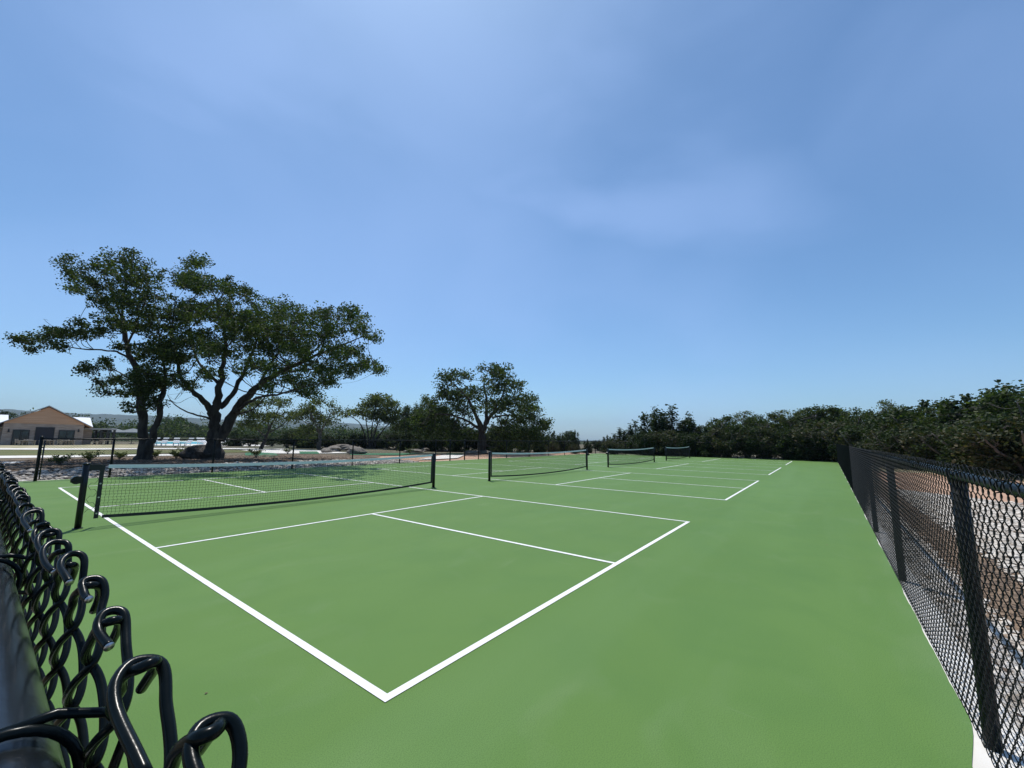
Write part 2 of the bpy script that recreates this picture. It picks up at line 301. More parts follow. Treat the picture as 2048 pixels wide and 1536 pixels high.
def fence(name, label, org, sdir, ndir, length, lods, posts, z0=.03, zt=1.255, near_ties=None, big_ends=(False, False), rail_off=-.030, rail_z=1.2, rail_from=0., bottom_from=None):
    """org: start (x,y); sdir along; ndir: side the mesh bulges to (rail lies on the other side)"""
    root = empty(name, (org[0], org[1], 0), label=label, cat='fence'); S = np.array([*sdir, 0.]); Nd = np.array([*ndir, 0.]); U = np.array([0, 0, 1.])
    near = label.startswith('black chain link fence in the close'); b = MB(); mats = [MAT['vinyl'] if near else MAT['vinyl_dull'], MAT['steel']]; RM = MAT['railm'] if near else MAT['rail_dull']
    for a0, a1, sub, sides, knk, zb in lods:
        k0 = int(round(a0/PW)); k1 = int(round(a1/PW)); k0 -= k0 % 2; k1 -= k1 % 2
        rows = int((zt-(z0 if zb is None else zb))/PW); P = pickets(k0, k1, zt, rows, sub, knk)
        Wd = P[..., :1]*S+P[..., 1:2]*Nd+P[..., 2:]*U
        rr = (.00215 if near else .0019) if knk else .0016
        b.tube(Wd, rr, sides, ref=tuple(Nd*.98+U*.13+S*.1) if not knk else tuple(Nd+U*.31+S*.17), caps=(knk and a1 < 3), capmi=1)
    b.build('chain_link_mesh', mats, root, smooth=True)
    off = Nd*rail_off
    b = MB(); pts = np.linspace(rail_from, length, 40)[:, None]*S+off+U*rail_z; b.tube(pts, .021, 20); b.build('top_rail', RM, root, smooth=True)
    b = MB(); pts = np.linspace(0, length, 40)[:, None]*S+Nd*-.006+U*.06; b.tube(pts, .0025, 5); b.build('tension_wire', MAT['vinyl'], root, smooth=True)
    for s_, big in posts:
        r_ = .038 if big else .030; b = MB(); c = S*s_+Nd*(rail_off-.014)
        b.tube(np.array([c+U*-.04, c+U*.4, c+U*.8, c+U*(1.19 if not big else 1.24)]), r_, 20); p = b.build('fence_post', RM, root, smooth=True)
        b = MB(); zc = 1.165 if not big else 1.225; rr = np.array([r_+.006, r_+.007, r_+.007, r_*.95, r_*.5, .004]); zz = np.array([0, .008, .032, .045, .056, .060])
        b.tube(c+U*(zc+zz)[:, None], rr[None], 20)
        if not big: b.tube(np.stack([S*(s_-.03)+off+U*rail_z, S*(s_+.03)+off+U*rail_z]), .0255, 20)
        b.build('post_cap', RM, p, smooth=True)
    if near_ties:
        for s_ in near_ties:
            b = MB(); th = np.linspace(R(-25), R(255), 26); c = S*s_+off+U*rail_z; e = S*.012
            P = np.array([c+Nd*(.0255*math.cos(t))+U*(.0255*math.sin(t))+e*(t-1.5)*.35 for t in th[::-1]])
            tail = np.array([c+Nd*.040+U*-.016+e*-.9, c+Nd*.047+U*-.004+e*-1.2, c+Nd*.040+U*.010+e*-.9]); lead = np.array([c+Nd*.030+U*.026-e*.2, c+Nd*.040+U*.012-e*.4])
            b.tube(np.concatenate([P, tail[:2]]), .0023, 8, ref=tuple(S+U*.05)); b.tube(np.array([c+U*.0255+Nd*-.004+e*.2, c+U*.0265+Nd*.016+e*.1, c+U*.020+Nd*.034-e*.2, c+U*.010+Nd*.041-e*.6, c-U*.004+Nd*.036-e*1.]), .0023, 8, ref=tuple(S+U*.05))
            b.build('tie_wire', MAT['vinyl'], root, smooth=True)
    return root
fx = CAM[0]+.054
fence('chain_link_fence', 'black chain link fence in the close foreground, its knuckled top filling the lower left corner', (fx, CAM[1]-.6), (0, 1), (1, 0), 18.4,
      [(0, 1.5, 8, 14, True, .55), (1.5, 4.2, 4, 7, True, None), (4.2, 18.3, 1, 3, False, None)], [(2.45, False), (5.3, False), (8.1, False), (10.9, False), (13.7, False), (18.4, True)],
      near_ties=[.893, 1.30, 1.9], rail_off=-.0315, rail_z=1.190)
fence('chain_link_fence', 'long black chain link fence receding along the right side of the courts', (-1.2, RFY(-1.2)), (RFC, RFS), (-RFS, RFC), 37.7,
      [(0, 7, 3, 6, True, None), (7, 14, 3, 4, False, None), (14, 37.7, 1, 3, False, None)], [(.0, False)]+[(2.72+2.85*i, False) for i in range(12)]+[(37.7, True)], rail_off=-.034, near_ties=[1.4, 1.9, 2.5, 3.6, 4.3, 5., 5.5])
fence('chain_link_fence', 'black chain link fence closing the far end of the courts before the dark wood', (36.5, -2.4), (0, 1), (-1, 0), 18.4,
      [(0, 18.4, 1, 3, False, None)], [(3.05, False), (6.15, False), (9.25, False), (12.3, False), (15.4, False)], rail_off=-.034)
fence('chain_link_fence', 'black chain link fence on the left side of the courts below the large oaks', (-.22, 16.), (1, 0), (0, -1), 36.75,
      [(0, 36.7, 1, 3, False, None)], [(0, True)]+[(x+.22, False) for x in (1.34, 4.12, 7.03, 9.86, 12.66, 15.24)]+[(16.64, True), (17.92, True)]+[(x+.22, False) for x in (19.03, 22.05, 24.9, 27.7, 30.4, 33.1)]+[(36.75, True)], rail_off=-.034)
# gate leaf standing next to the corner post
g = empty('gate_leaf', (-.15, 16.0, 0), label='narrow black gate frame hinged beside the left corner post of the fence', cat='gate')
b = MB()
for x in (.03, .0): pass
b.tube(np.array([[.0, 0, .05], [.0, 0, .6], [.0, 0, 1.16]]), .017, 12); b.build('gate_stile', MAT['railm'], g, smooth=True)
for z in (.3, .95):
    b = MB(); b.bar((-.07, 0, z), (.0, 0, z), .03, .03); b.build('hinge', MAT['railm'], g)

# ------------------------------------------------------------------ nets
NY = 6.68
def make_net(xa, xb, label, crank_left, sagt=.065, sagb=.10, first=False, lift=.0):
    root = empty('pickleball_net', (xa, NY, 0), label=label, cat='net', group='nets across the four courts'); Lx = xb-xa
    def para(u): return 4*u*(1-u)
    ZT = lambda u: .905-sagt*para(u); ZB = lambda u: .175+lift-sagb*para(u)**.9
    for k, x in enumerate((0, Lx)):
        b = MB(); b.tube(np.array([[x, 0, 0], [x, 0, .3], [x, 0, .6], [x, 0, .91]]), .0385, 20); p = b.build('net_post', MAT['black'], root, smooth=True)
        b = MB(); b.tube(np.c_[np.full(5, x), np.zeros(5), [.905, .915, .922, .930, .934]], np.array([[.041, .043, .042, .030, .006]]), 20); b.build('post_cap', MAT['black'], p, smooth=True)
        b = MB(); b.tube(np.c_[np.full(3, x), np.zeros(3), [-.002, .008, .012]], np.array([[.06, .058, .04]]), 20); b.build('base_collar', MAT['black'], p, smooth=True)
    sx = -1 if crank_left else Lx+1; x = 0 if crank_left else Lx; sg = -1 if crank_left else 1
    b = MB(); b.box((x+sg*.065, 0, .69), (.085, .075, .10)); b.tube(np.array([[x+sg*.03, -.045, .69], [x+sg*.03, .045, .69]])+np.array([sg*.055, 0, 0]), .058, 16, ref=(0, 0, 1)); b.tube(np.array([[x+sg*.09, -.05, .69], [x+sg*.135, -.055, .675], [x+sg*.14, -.085, .675]]), .014, 8, ref=(0, .2, 1))
    b.build('winch', MAT['black'], root)
    u0, u1 = .06, .985 if xb-xa > 3 else .98; ia, ib = (.20 if first else .12), Lx-.08
    us = np.linspace(ia+(.04 if first else 0), ib, 50); U_ = us/Lx
    def band(name, zc, h, th, mat, a=None):
        b = MB(); n = len(us); z = zc(U_)
        V = np.stack([np.c_[us, np.full(n, -th), z-h/2], np.c_[us, np.full(n, th), z-h/2], np.c_[us, np.full(n, th*.8), z+h/2], np.c_[us, np.full(n, -th*.8), z+h/2]], 1)
        idx = np.arange(4*n).reshape(n, 4); nx = np.roll(idx, -1, 1); b.add(V, np.stack([idx[:-1], nx[:-1], nx[1:], idx[1:]], -1).reshape(-1, 4)); b.ng += [(list(idx[0]), 0), (list(idx[-1][::-1]), 0)]
        return b.build(name, mat, root)
    band('headband', lambda u: ZT(u)-.026, .052, .006, MAT['headband'])
    band('bottom_tape', lambda u: ZB(u)-.02, .044, .004, MAT['tape'])
    for e, x in enumerate((ia, ib)):
        b = MB(); b.bar((x+(.02 if e == 0 else -.02), 0, ZB(x/Lx)-.04), (x+(.02 if e == 0 else -.02), 0, ZT(x/Lx)-.05), .008, .045) if False else b.box((x+(-.025 if e == 0 else .0), 0, (ZB(x/Lx)-.045+ZT(x/Lx)-.0)/2), (.05, .008, ZT(x/Lx)-ZB(x/Lx)+.04)); b.build('side_tape', MAT['tape'], root)
    if first:
        b = MB(); b.box((ia/2-.01, 0, .86), (ia-.06, .006, .085)); b.build('tension_strap', MAT['tape'], root)
        b = MB(); z = np.linspace(.78, .22, 7); xx = np.where(np.arange(7) % 2 == 0, .045, ia-.05); P = np.c_[xx*1., np.full(7, -.012), z]
        pts = []
        for q in range(6): pts += [P[q], P[q]*.7+P[q+1]*.3+np.array([0, 0, -.03]), P[q]*.3+P[q+1]*.7+np.array([0, 0, .015])]
        b.tube(np.array(pts+[P[6]]), .003, 5); b.build('lacing', MAT['netcord'], root, smooth=True)
        for z in (.62, .42, .19): 
            b = MB(); b.tube(np.array([[ia-.025, -.012, z], [ia-.025, -.004, z]]), .011, 10, ref=(0, 0, 1)); b.build('eyelet', MAT['steel'], root)
    cell = .045; nx_ = int((ib-ia)/cell); nz_ = 16; b = MB(); rnd = np.random.RandomState(3)
    xs = np.linspace(ia, ib, nx_); un = xs/Lx
    zt = ZT(un)-.05; zb = ZB(un)
    fr = np.linspace(0, 1, nz_+1); Z = zt[:, None]*(1-fr)+zb[:, None]*fr; Xg = xs[:, None]+.0055*np.where(np.arange(nz_+1) % 2 == 0, -1, 1)[None]*np.where(np.arange(nx_) % 1 == 0, 1, 1)[:, None]+.0025*rnd.randn(nx_, nz_+1)
    Yg = .004*np.sin(xs*3)[:, None]*np.sin(fr*3.1)[None]
    P = np.stack([Xg, Yg, Z+.0015*rnd.randn(*Z.shape)], -1); b.tube(P, .0021, 3, caps=False, ref=(0, 1, .1)); b.tube(np.transpose(P, (1, 0, 2)), .0021, 3, caps=False, ref=(0, 1, .1))
    b.build('netting', MAT['netcord'], root)
    return root
make_net(-.38, 6.47, 'nearest pickleball net, the long one at left with a winch and laced end strap', True, sagt=.07, sagb=.1, first=True, lift=.0)
make_net(8.87, 15.78, 'second pickleball net, in the middle of the picture with a curved white headband', False)
make_net(18.09, 25.15, 'third pickleball net, small and just right of the middle, winch on its left post', True)
make_net(27.65, 33.85, 'farthest and smallest pickleball net, close to the far fence', False)

# ------------------------------------------------------------------ ground cover around the courts
def on(pts): return [GT(*p)[:2] for p in pts]
strip('gravel_edge', [(-6, -2.5), (38, -2.5)], [(-6, -2.85), (38, -2.85)], MAT['gravel'], .03, 60, 3)
strip('soil_strip', [(-6, -2.82), (38, -2.82)], [(-6, -3.5), (38, -3.6)], MAT['soil'], .025, 60, 4)
strip('gravel_bed', [(-6, -3.42), (16, -3.42)], [(-6, -9), (14, -5.2)], MAT['gravel'], .034, 50, 8)
strip('dirt_road', [(9.5, -3.5), (26, -3.5)], [(9.5, -16), (26, -8.6)], MAT['dirt'], .028, 40, 10)
strip('dry_grass_field', [(20, -3.5), (46, -3.5)], [(20, -16), (46, -16)], MAT['drygrass'], .022, 40, 10)
strip('mulch_bed', [(-3, 16.2), (14, 16.2)], [(-5, 27.5), (17, 27)], MAT['mulch'], .02, 60, 24)
strip('dirt_verge', [(13, 16.2), (37, 16.2)], [(15, 24), (40, 24)], MAT['dirt'], .016, 40, 8)
strip('concrete_apron', [(-4.5, 16.2), (-.3, 16.2)], [(-4.5, 19), (-2.2, 18.8)], MAT['concrete'], .07, 10, 4)
strip('lawn', on([(-60, 912), (150, 912), (300, 907), (470, 906), (560, 903)]), on([(-60, 900), (150, 901), (300, 900), (470, 900), (560, 900)]), MAT['grass'], .03, 50, 8)
strip('concrete_path', on([(-60, 919), (0, 918), (150, 916), (220, 914), (400, 912)]), on([(-60, 913), (0, 913), (150, 912), (220, 911), (400, 909)]), MAT['concrete'], .05, 40, 3)
strip('concrete_path', on([(-60, 900), (150, 900.5), (300, 899), (470, 899), (560, 901)]), on([(-60, 897), (150, 897.5), (300, 897), (470, 897), (560, 899)]), MAT['concrete'], .05, 40, 3)
strip('concrete_path', on([(-60, 930), (0, 930), (30, 929)]), on([(-60, 926), (0, 926), (50, 926)]), MAT['concrete'], .05, 20, 3)
strip('concrete_path', on([(540, 908), (640, 908), (700, 907)]), on([(480, 901), (560, 898), (660, 903)]), MAT['concrete'], .05, 20, 4)
strip('planting_bed', on([(-60, 925), (200, 921), (350, 919), (620, 917), (760, 915)]), on([(-60, 919), (200, 915), (350, 913), (620, 909), (760, 911)]), MAT['mulch'], .035, 40, 4)
strip('turf_putting_green', on([(490, 913), (545, 915), (560, 912)]), on([(490, 907), (520, 906), (552, 908)]), MAT['turf'], .06, 12, 4)
strip('turf_putting_green', on([(600, 909), (640, 909)]), on([(598, 904), (634, 904)]), MAT['turf'], .06, 12, 4)
strip('concrete_patio', on([(835, 921), (870, 920.5), (915, 918)]), on([(885, 912), (905, 911.5), (930, 911.5)]), MAT['concrete'], .07, 12, 5)
strip('turf_putting_green', on([(893, 911.5), (925, 911.5)]), on([(893, 908), (925, 908)]), MAT['turf'], .07, 12, 3)
strip('turf_putting_green', on([(700, 911), (800, 911)]), on([(700, 908), (850, 907)]), MAT['turf'], .055, 12, 3)
strip('terrace_ground', on([(-60, 897), (150, 897), (300, 896)]), on([(-60, 889), (150, 889), (300, 889)]), MAT['drygrass'], .025, 20, 6)

# stones
def stone_mesh(rs, n, pos, size, b, flat=.6):
    a = np.array([[0, 0, 1], [1, 0, 0], [0, 1, 0], [-1, 0, 0], [0, -1, 0], [0, 0, -1], [.7, .7, .5], [-.7, .7, .5], [-.7, -.7, .5], [.7, -.7, .5]], float)
    F = np.array([[0, 9, 6], [0, 6, 7], [0, 7, 8], [0, 8, 9], [6, 9, 1], [7, 6, 2], [8, 7, 3], [9, 8, 4], [1, 2, 6], [2, 3, 7], [3, 4, 8], [4, 1, 9], [5, 2, 1], [5, 3, 2], [5, 4, 3], [5, 1, 4]])
    V = a[None]*(1+.22*rs.randn(n, 10, 1)); sc3 = size[:, None]*np.c_[.8+.7*rs.rand(n), .7+.4*rs.rand(n), flat*(.7+.5*rs.rand(n))]
    V = V*sc3[:, None]; th = rs.rand(n)*6.28; c, s = np.cos(th), np.sin(th)
    V = np.stack([V[..., 0]*c[:, None]-V[..., 1]*s[:, None], V[..., 0]*s[:, None]+V[..., 1]*c[:, None], V[..., 2]], -1)+pos[:, None]
    b.add(V, (F[None]+10*np.arange(n)[:, None, None]).reshape(-1, 3))
def scatter(name, n, f, smin, smax, mat, seed, flat=.6, sink=.2, smooth=False):
    rs = np.random.RandomState(seed); xy = f(rs, n); s = smin+(smax-smin)*rs.rand(n)**2.2; p = np.c_[xy, H(xy[:, 0], xy[:, 1])+s*flat*(1-sink)+.02]; b = MB(); stone_mesh(rs, n, p, s, b, flat)
    return b.build(name, mat, smooth=smooth)
def islmat(name, a, c, rough=.9):
    mt = bpy.data.materials.new(name); mt.use_nodes = True; t = mt.node_tree; b = t.nodes['Principled BSDF']; b.inputs['Roughness'].default_value = rough
    g = N(t, 'ShaderNodeNewGeometry'); r = N(t, 'ShaderNodeValToRGB'); r.color_ramp.elements[0].color = (*a, 1); r.color_ramp.elements[1].color = (*c, 1); t.links.new(g.outputs['Random Per Island'], r.inputs[0])
    co = N(t, 'ShaderNodeTexCoord'); n = N(t, 'ShaderNodeTexNoise'); n.inputs['Scale'].default_value = 18; n.inputs['Detail'].default_value = 6; t.links.new(co.outputs['Object'], n.inputs['Vector'])
    x = N(t, 'ShaderNodeMix', data_type='RGBA', blend_type='MULTIPLY'); x.inputs['Factor'].default_value = .5; t.links.new(r.outputs[0], x.inputs['A']); t.links.new(n.outputs['Fac'], x.inputs['B']); t.links.new(x.outputs['Result'], b.inputs['Base Color'])
    return mt
pale = islmat('pale_stones', (.42, .34, .26), (.95, .87, .76)); grey = islmat('river_stones', (.24, .21, .18), (.78, .71, .62))
brownm = islmat('wood_chips', (.08, .05, .03), (.32, .22, .14)); 
tag(scatter('river_stones', 5200, lambda r, n: np.c_[-1.2+15.5*r.rand(n), 16.33+(.35+1.15*sst(-1, 4, -1.2+0*r.rand(n)))*0+r.rand(n)**1.2*1.9], .035, .10, grey, 1), 'band of pale grey river stones along the left edge of the courts', 'stones', kind='stuff')
tag(scatter('gravel_stones', 15000, lambda r, n: np.c_[-1+15*r.rand(n)**1.15, -3.3-r.rand(n)*3.4], .012, .05, pale, 2, sink=.3), 'white limestone gravel spread outside the right hand fence', 'gravel', kind='stuff')
tag(scatter('edge_stones', 5000, lambda r, n: np.c_[-1+22*r.rand(n)**1.4, -2.56-r.rand(n)*.34], .008, .03, pale, 3, sink=.3), 'fine white gravel along the slab edge under the right fence', 'gravel', kind='stuff')
tag(scatter('wood_chips', 9000, lambda r, n: np.c_[-1+18*r.rand(n)**1.3, -3.12+.22*r.randn(n)], .01, .04, brownm, 4, flat=.3), 'brown wood chips and soil outside the right hand fence', 'mulch', kind='stuff')
tag(scatter('mulch_chips', 12000, lambda r, n: np.c_[-3+17*r.rand(n), 17.6+r.rand(n)*7.5], .02, .07, islmat('mulch_chips', (.10, .065, .04), (.36, .26, .18)), 5, flat=.35), 'brown mulch chips under the large oaks', 'mulch', kind='stuff')
rs = np.random.RandomState(11)
def litter():
    n = 130; b = MB(); xy = np.c_[rs.rand(n)*22-1, rs.rand(n)*17-2.2]; s = .003+.006*rs.rand(n)**2; stone_mesh(rs, n, np.c_[xy, .002+s*.3], s, b, .35); return b.build('court_litter', brownm)
tag(litter(), 'tiny dry leaves and grit lying on the green court', 'litter', kind='stuff')
# boulders
def boulder(p, size, label, seed, mat=None, group=None):
    rs = np.random.RandomState(seed); bm = __import__('bmesh').new(); __import__('bmesh').ops.create_icosphere(bm, subdivisions=3, radius=1)
    for v in bm.verts:
        c = v.co; k = 1+.16*math.sin(c.x*3.1+seed)+.14*math.cos(c.y*4.3+seed*2)+.12*math.sin(c.z*6+c.x*4+seed); c.x *= k*size[0]; c.y *= k*size[1]; c.z = round(c.z*4)/4*.55*size[2]+c.z*.45*size[2]
    me = bpy.data.meshes.new('boulder'); [setattr(f, 'smooth', False) for f in bm.faces]; bm.to_mesh(me); bm.free(); me.materials.append(mat or MAT['lime']); o = bpy.data.objects.new('boulder', me); COL.objects.link(o); o.location = (p[0], p[1], p[2]+size[2]*.6); o.rotation_euler = (0, 0, seed)
    return tag(o, label, 'boulder', group)
LB = [(668, 904, 1.0, .5, 'long flat limestone boulder at the foot of the rock pile'), (700, 901, 1.1, .45, 'broad ledge of limestone at the right end of the rock pile'), (683, 898, 1.3, .5, 'topmost flat slab of the limestone rock pile'),
      (652, 906, .7, .4, 'small rounded rock at the left end of the rock pile'), (712, 909, .75, .55, 'dark squat boulder beside a fence post behind the first net'), (828, 905, .9, .3, 'low pale rock ledge left of the first fence corner'), (850, 903, .8, .35, 'stacked grey rock just behind the white patio'),
      (945, 909, .9, .3, 'pale flat rock right of the little green'), (962, 908, 1.1, .3, 'grey boulder in the grass below the big middle oak')]
for i, (px, py, w, h, lab) in enumerate(LB): boulder(GT(px, py), (w, w*.6, h*.72), lab, i+1, group='limestone boulders beyond the left fence')
boulder(G(400, 919, .17), (.75, .6, .45), 'dark boulder leaning against the base of the larger oak trunk', 31, MAT['bark'])

# ------------------------------------------------------------------ trees
def cat_(P, n):
    P = np.asarray(P, float); t = np.linspace(0, len(P)-1, n); i = np.clip(t.astype(int), 0, len(P)-2); f = (t-i)[:, None]
    Q = np.vstack([2*P[0]-P[1], P, 2*P[-1]-P[-2]]); a, b_, c, d = Q[i], Q[i+1], Q[i+2], Q[i+3]
    return .5*((2*b_)+(-a+c)*f+(2*a-5*b_+4*c-d)*f**2+(-a+3*b_-3*c+d)*f**3)
def leaves(b, C_, n_each, spread, size, rs, up=.4, zs=.75):
    K = len(C_); n = K*n_each; sp = np.repeat(spread if np.ndim(spread) else np.full(K, spread), n_each)[:, None]
    p = np.repeat(C_, n_each, 0)+np.clip(rs.randn(n, 3), -1.7, 1.7)*np.array([1, 1, zs])*sp*.55
    d = nrm(rs.randn(n, 3)); nn = nrm(rs.randn(n, 3)+np.array([0, 0, up])); t = nrm(np.cross(d, nn)); w = np.cross(nn, t); s = (size*(.55+.9*rs.rand(n)))[:, None]
    V = np.stack([p-t*s*.5, p+w*s*.38+t*s*.05, p+t*s*.5, p-w*s*.38-t*s*.05], 1)
    b.add(V, np.arange(4*n).reshape(n, 4))
def tree(name, label, cat, base, limbs, clumps, seed, leaf, bark, leafsize=.085, per=26, subden=5.5, spread=.36, group=None, twig=.007, zs=.75, up=.4, maxsub=2600, jit=.05, surf=.45, bare=0):
    """limbs: list of (n,4) arrays xyzr; clumps: list of (center, radii3, axes 3x3)"""
    rs = np.random.RandomState(seed); root = empty(name, tuple(base), label=label, cat=cat, group=group); tb = MB(); LP = []
    for Lm in limbs:
        Lm = np.asarray(Lm, float); n = max(6, len(Lm)*5); Q = cat_(Lm, n); r_ = np.maximum(Q[:, 3], .004); w = rs.randn(n, 3)*jit*np.minimum(1, r_*8)[:, None]; w[0] = 0; w = (w+np.roll(w, 1, 0))/2
        P = Q[:, :3]+w; tb.tube(P, (r_*(1+.07*rs.randn(n)))[None], 10 if r_[0] > .1 else 6); LP.append(np.c_[P, r_])
    LP = np.concatenate(LP); subs = []; sp = []
    for c, rad, ax in clumps:
        c = np.asarray(c, float); rad = np.asarray(rad, float); d = np.linalg.norm(LP[:, :3]-c, axis=1); j = d.argmin(); a = LP[j]; m_ = (a[:3]+c)/2+np.array([0, 0, -.12*d[j]])+rs.randn(3)*.06*d[j]
        r0 = min(a[3]*.6, .012+.016*d[j]+.008); br = cat_([[*a[:3], r0], [*m_, r0*.7], [*c, .009]], 8); tb.tube(br[:, :3], br[None, :, 3], 5, caps=False)
        vol = 4.19*rad.prod(); k = int(min(140, max(3, subden*vol**.78+2))); u = nrm(rs.randn(k, 3))*(rs.rand(k, 1)**surf); S_ = c+(u*rad)@ax; subs.append(S_)
        kk = rs.permutation(k)[:max(3, k//2)]
        src = br[rs.randint(3, 8, len(kk)), :3]; mid = (src+S_[kk])/2+rs.randn(len(kk), 3)*.07
        t = np.linspace(0, 1, 5)[None, :, None]; tw = src[:, None]*(1-t)**2+2*mid[:, None]*t*(1-t)+S_[kk][:, None]*t**2; tb.tube(tw, np.linspace(twig*1.5, twig*.5, 5)[None], 3, caps=False)
    for _ in range(bare):
        j = rs.randint(len(LP)); a = LP[j, :3]; bl = .55 if leafsize > .12 else .8; d = nrm(rs.randn(3)*np.array([1, 1, .4]))*bl; q = np.array([a, a+d*.6+rs.randn(3)*.08, a+d*1.3+rs.randn(3)*.16, a+d*2.0+rs.randn(3)*.2]); tb.tube(cat_(q, 9), np.linspace(.014, .003, 9)[None], 4, caps=False)
    S_ = np.concatenate(subs)
    if len(S_) > maxsub: S_ = S_[rs.permutation(len(S_))[:maxsub]]
    tb.build('trunk', bark, root, smooth=True, loc=base)
    lb = MB(); leaves(lb, S_, per, spread*(.6+.8*rs.rand(len(S_))), leafsize, rs, up, zs); lb.build('crown', leaf, root, loc=base)
    return root
AX = np.stack([RT, UP, FW]); IDN = np.eye(3)
def px_clumps(L_, c0, Rpx, pxc, seed, dd=.75, nrep=2, sh=1., fwd=0.):
    rs = np.random.RandomState(seed); o = []
    for (px, py, rx, ry) in L_:
        q = min(1, abs(px-pxc)/Rpx); D = dd*Rpx*c0/FPX*math.sqrt(max(.05, 1-q*q))
        for k in range(nrep):
            off = (rs.rand()*2-1)*D if nrep == 1 else ((k+.5)/nrep*2-1)*D*.8+rs.randn()*D*.15
            c = c0+off+fwd; o.append((AT(px+rs.randn()*4, py+rs.randn()*3, c), np.array([rx*c/FPX*sh, ry*c/FPX*sh, (rx+ry)/2*c/FPX]), AX))
    return o
def px_limb(pts, c0, k=1.):                                      # (px, py, depth offset, radius)
    return [[*AT(p[0], p[1], c0+p[2]), p[3]*k*min(1.15, (p[3]/.42)**.28)] for p in pts]
def root_flare(base, r): return [[*(np.array(base)+np.array([0, 0, -.15])), r*1.25]]
BZ = .20
tb1 = G(290, 921, .17); c1 = depth(tb1); tb2 = G(437, 919, .17); c2 = depth(tb2)
L1 = [px_limb([(288, 925, 0, .62), (290, 905, 0, .44), (286, 860, 0, .34), (284, 810, 0, .30), (280, 760, .1, .27), (262, 715, .2, .22), (250, 670, .3, .17), (245, 630, .3, .12), (250, 580, .3, .08), (250, 530, .3, .04)], c1, .60),
      px_limb([(297, 905, 0, .33), (306, 870, -.1, .27), (318, 830, -.2, .24), (322, 800, -.3, .22), (330, 760, -.4, .16), (325, 710, -.5, .11), (318, 660, -.6, .06)], c1, .60),
      px_limb([(268, 722, .2, .14), (240, 706, 0, .11), (205, 700, -.3, .09), (160, 698, -.6, .07), (110, 688, -.8, .05), (60, 680, -.8, .025)], c1, .60),
      px_limb([(282, 780, .1, .10), (255, 755, .3, .08), (225, 740, .6, .06), (185, 738, .8, .03)], c1, .60),
      px_limb([(252, 675, .3, .12), (225, 620, .7, .09), (180, 570, 1., .06), (130, 520, 1.2, .02)], c1, .60),
      px_limb([(255, 690, .2, .12), (280, 630, -.5, .09), (300, 580, -.9, .05)], c1, .60),
      px_limb([(245, 640, .3, .09), (222, 580, -.6, .06), (205, 525, -.9, .02)], c1, .60),
      px_limb([(283, 800, 0, .12), (262, 785, -.5, .08), (220, 785, -.9, .04)], c1, .60)]
K1 = [(130, 525, 20, 12), (155, 545, 30, 18), (180, 570, 38, 20), (152, 578, 25, 9), (210, 528, 22, 22), (248, 515, 33, 20), (285, 548, 32, 22), (305, 585, 27, 22), (250, 562, 45, 28), (212, 600, 40, 22), (262, 608, 44, 28), (222, 640, 30, 18), (265, 648, 38, 22), (302, 635, 28, 32), (322, 680, 34, 30),
      (33, 681, 16, 8), (60, 676, 28, 12), (95, 670, 33, 15), (130, 668, 33, 15), (165, 662, 32, 16), (165, 644, 22, 8), (58, 703, 16, 7), (105, 692, 32, 9), (205, 662, 22, 16), (238, 690, 20, 10), (190, 737, 28, 11), (215, 725, 24, 9), (170, 732, 12, 7), (200, 766, 20, 8), (215, 780, 20, 10), (245, 762, 30, 14), (270, 783, 36, 15), (300, 752, 36, 26), (290, 708, 36, 26), (262, 815, 9, 5), (300, 800, 22, 12), (285, 775, 30, 16), (318, 768, 28, 16), (338, 700, 30, 26), (322, 805, 14, 10), (275, 745, 24, 16)]
tree('oak_tree', 'forked live oak at left with one long level limb reaching left', 'tree', tb1, L1, px_clumps(K1, c1, 150, 230, 1, .9, 2, fwd=-.5), 11, MAT['leaf'], MAT['bark'], .082, 48, 13.5, .225, group='large oaks behind the left fence', bare=5)
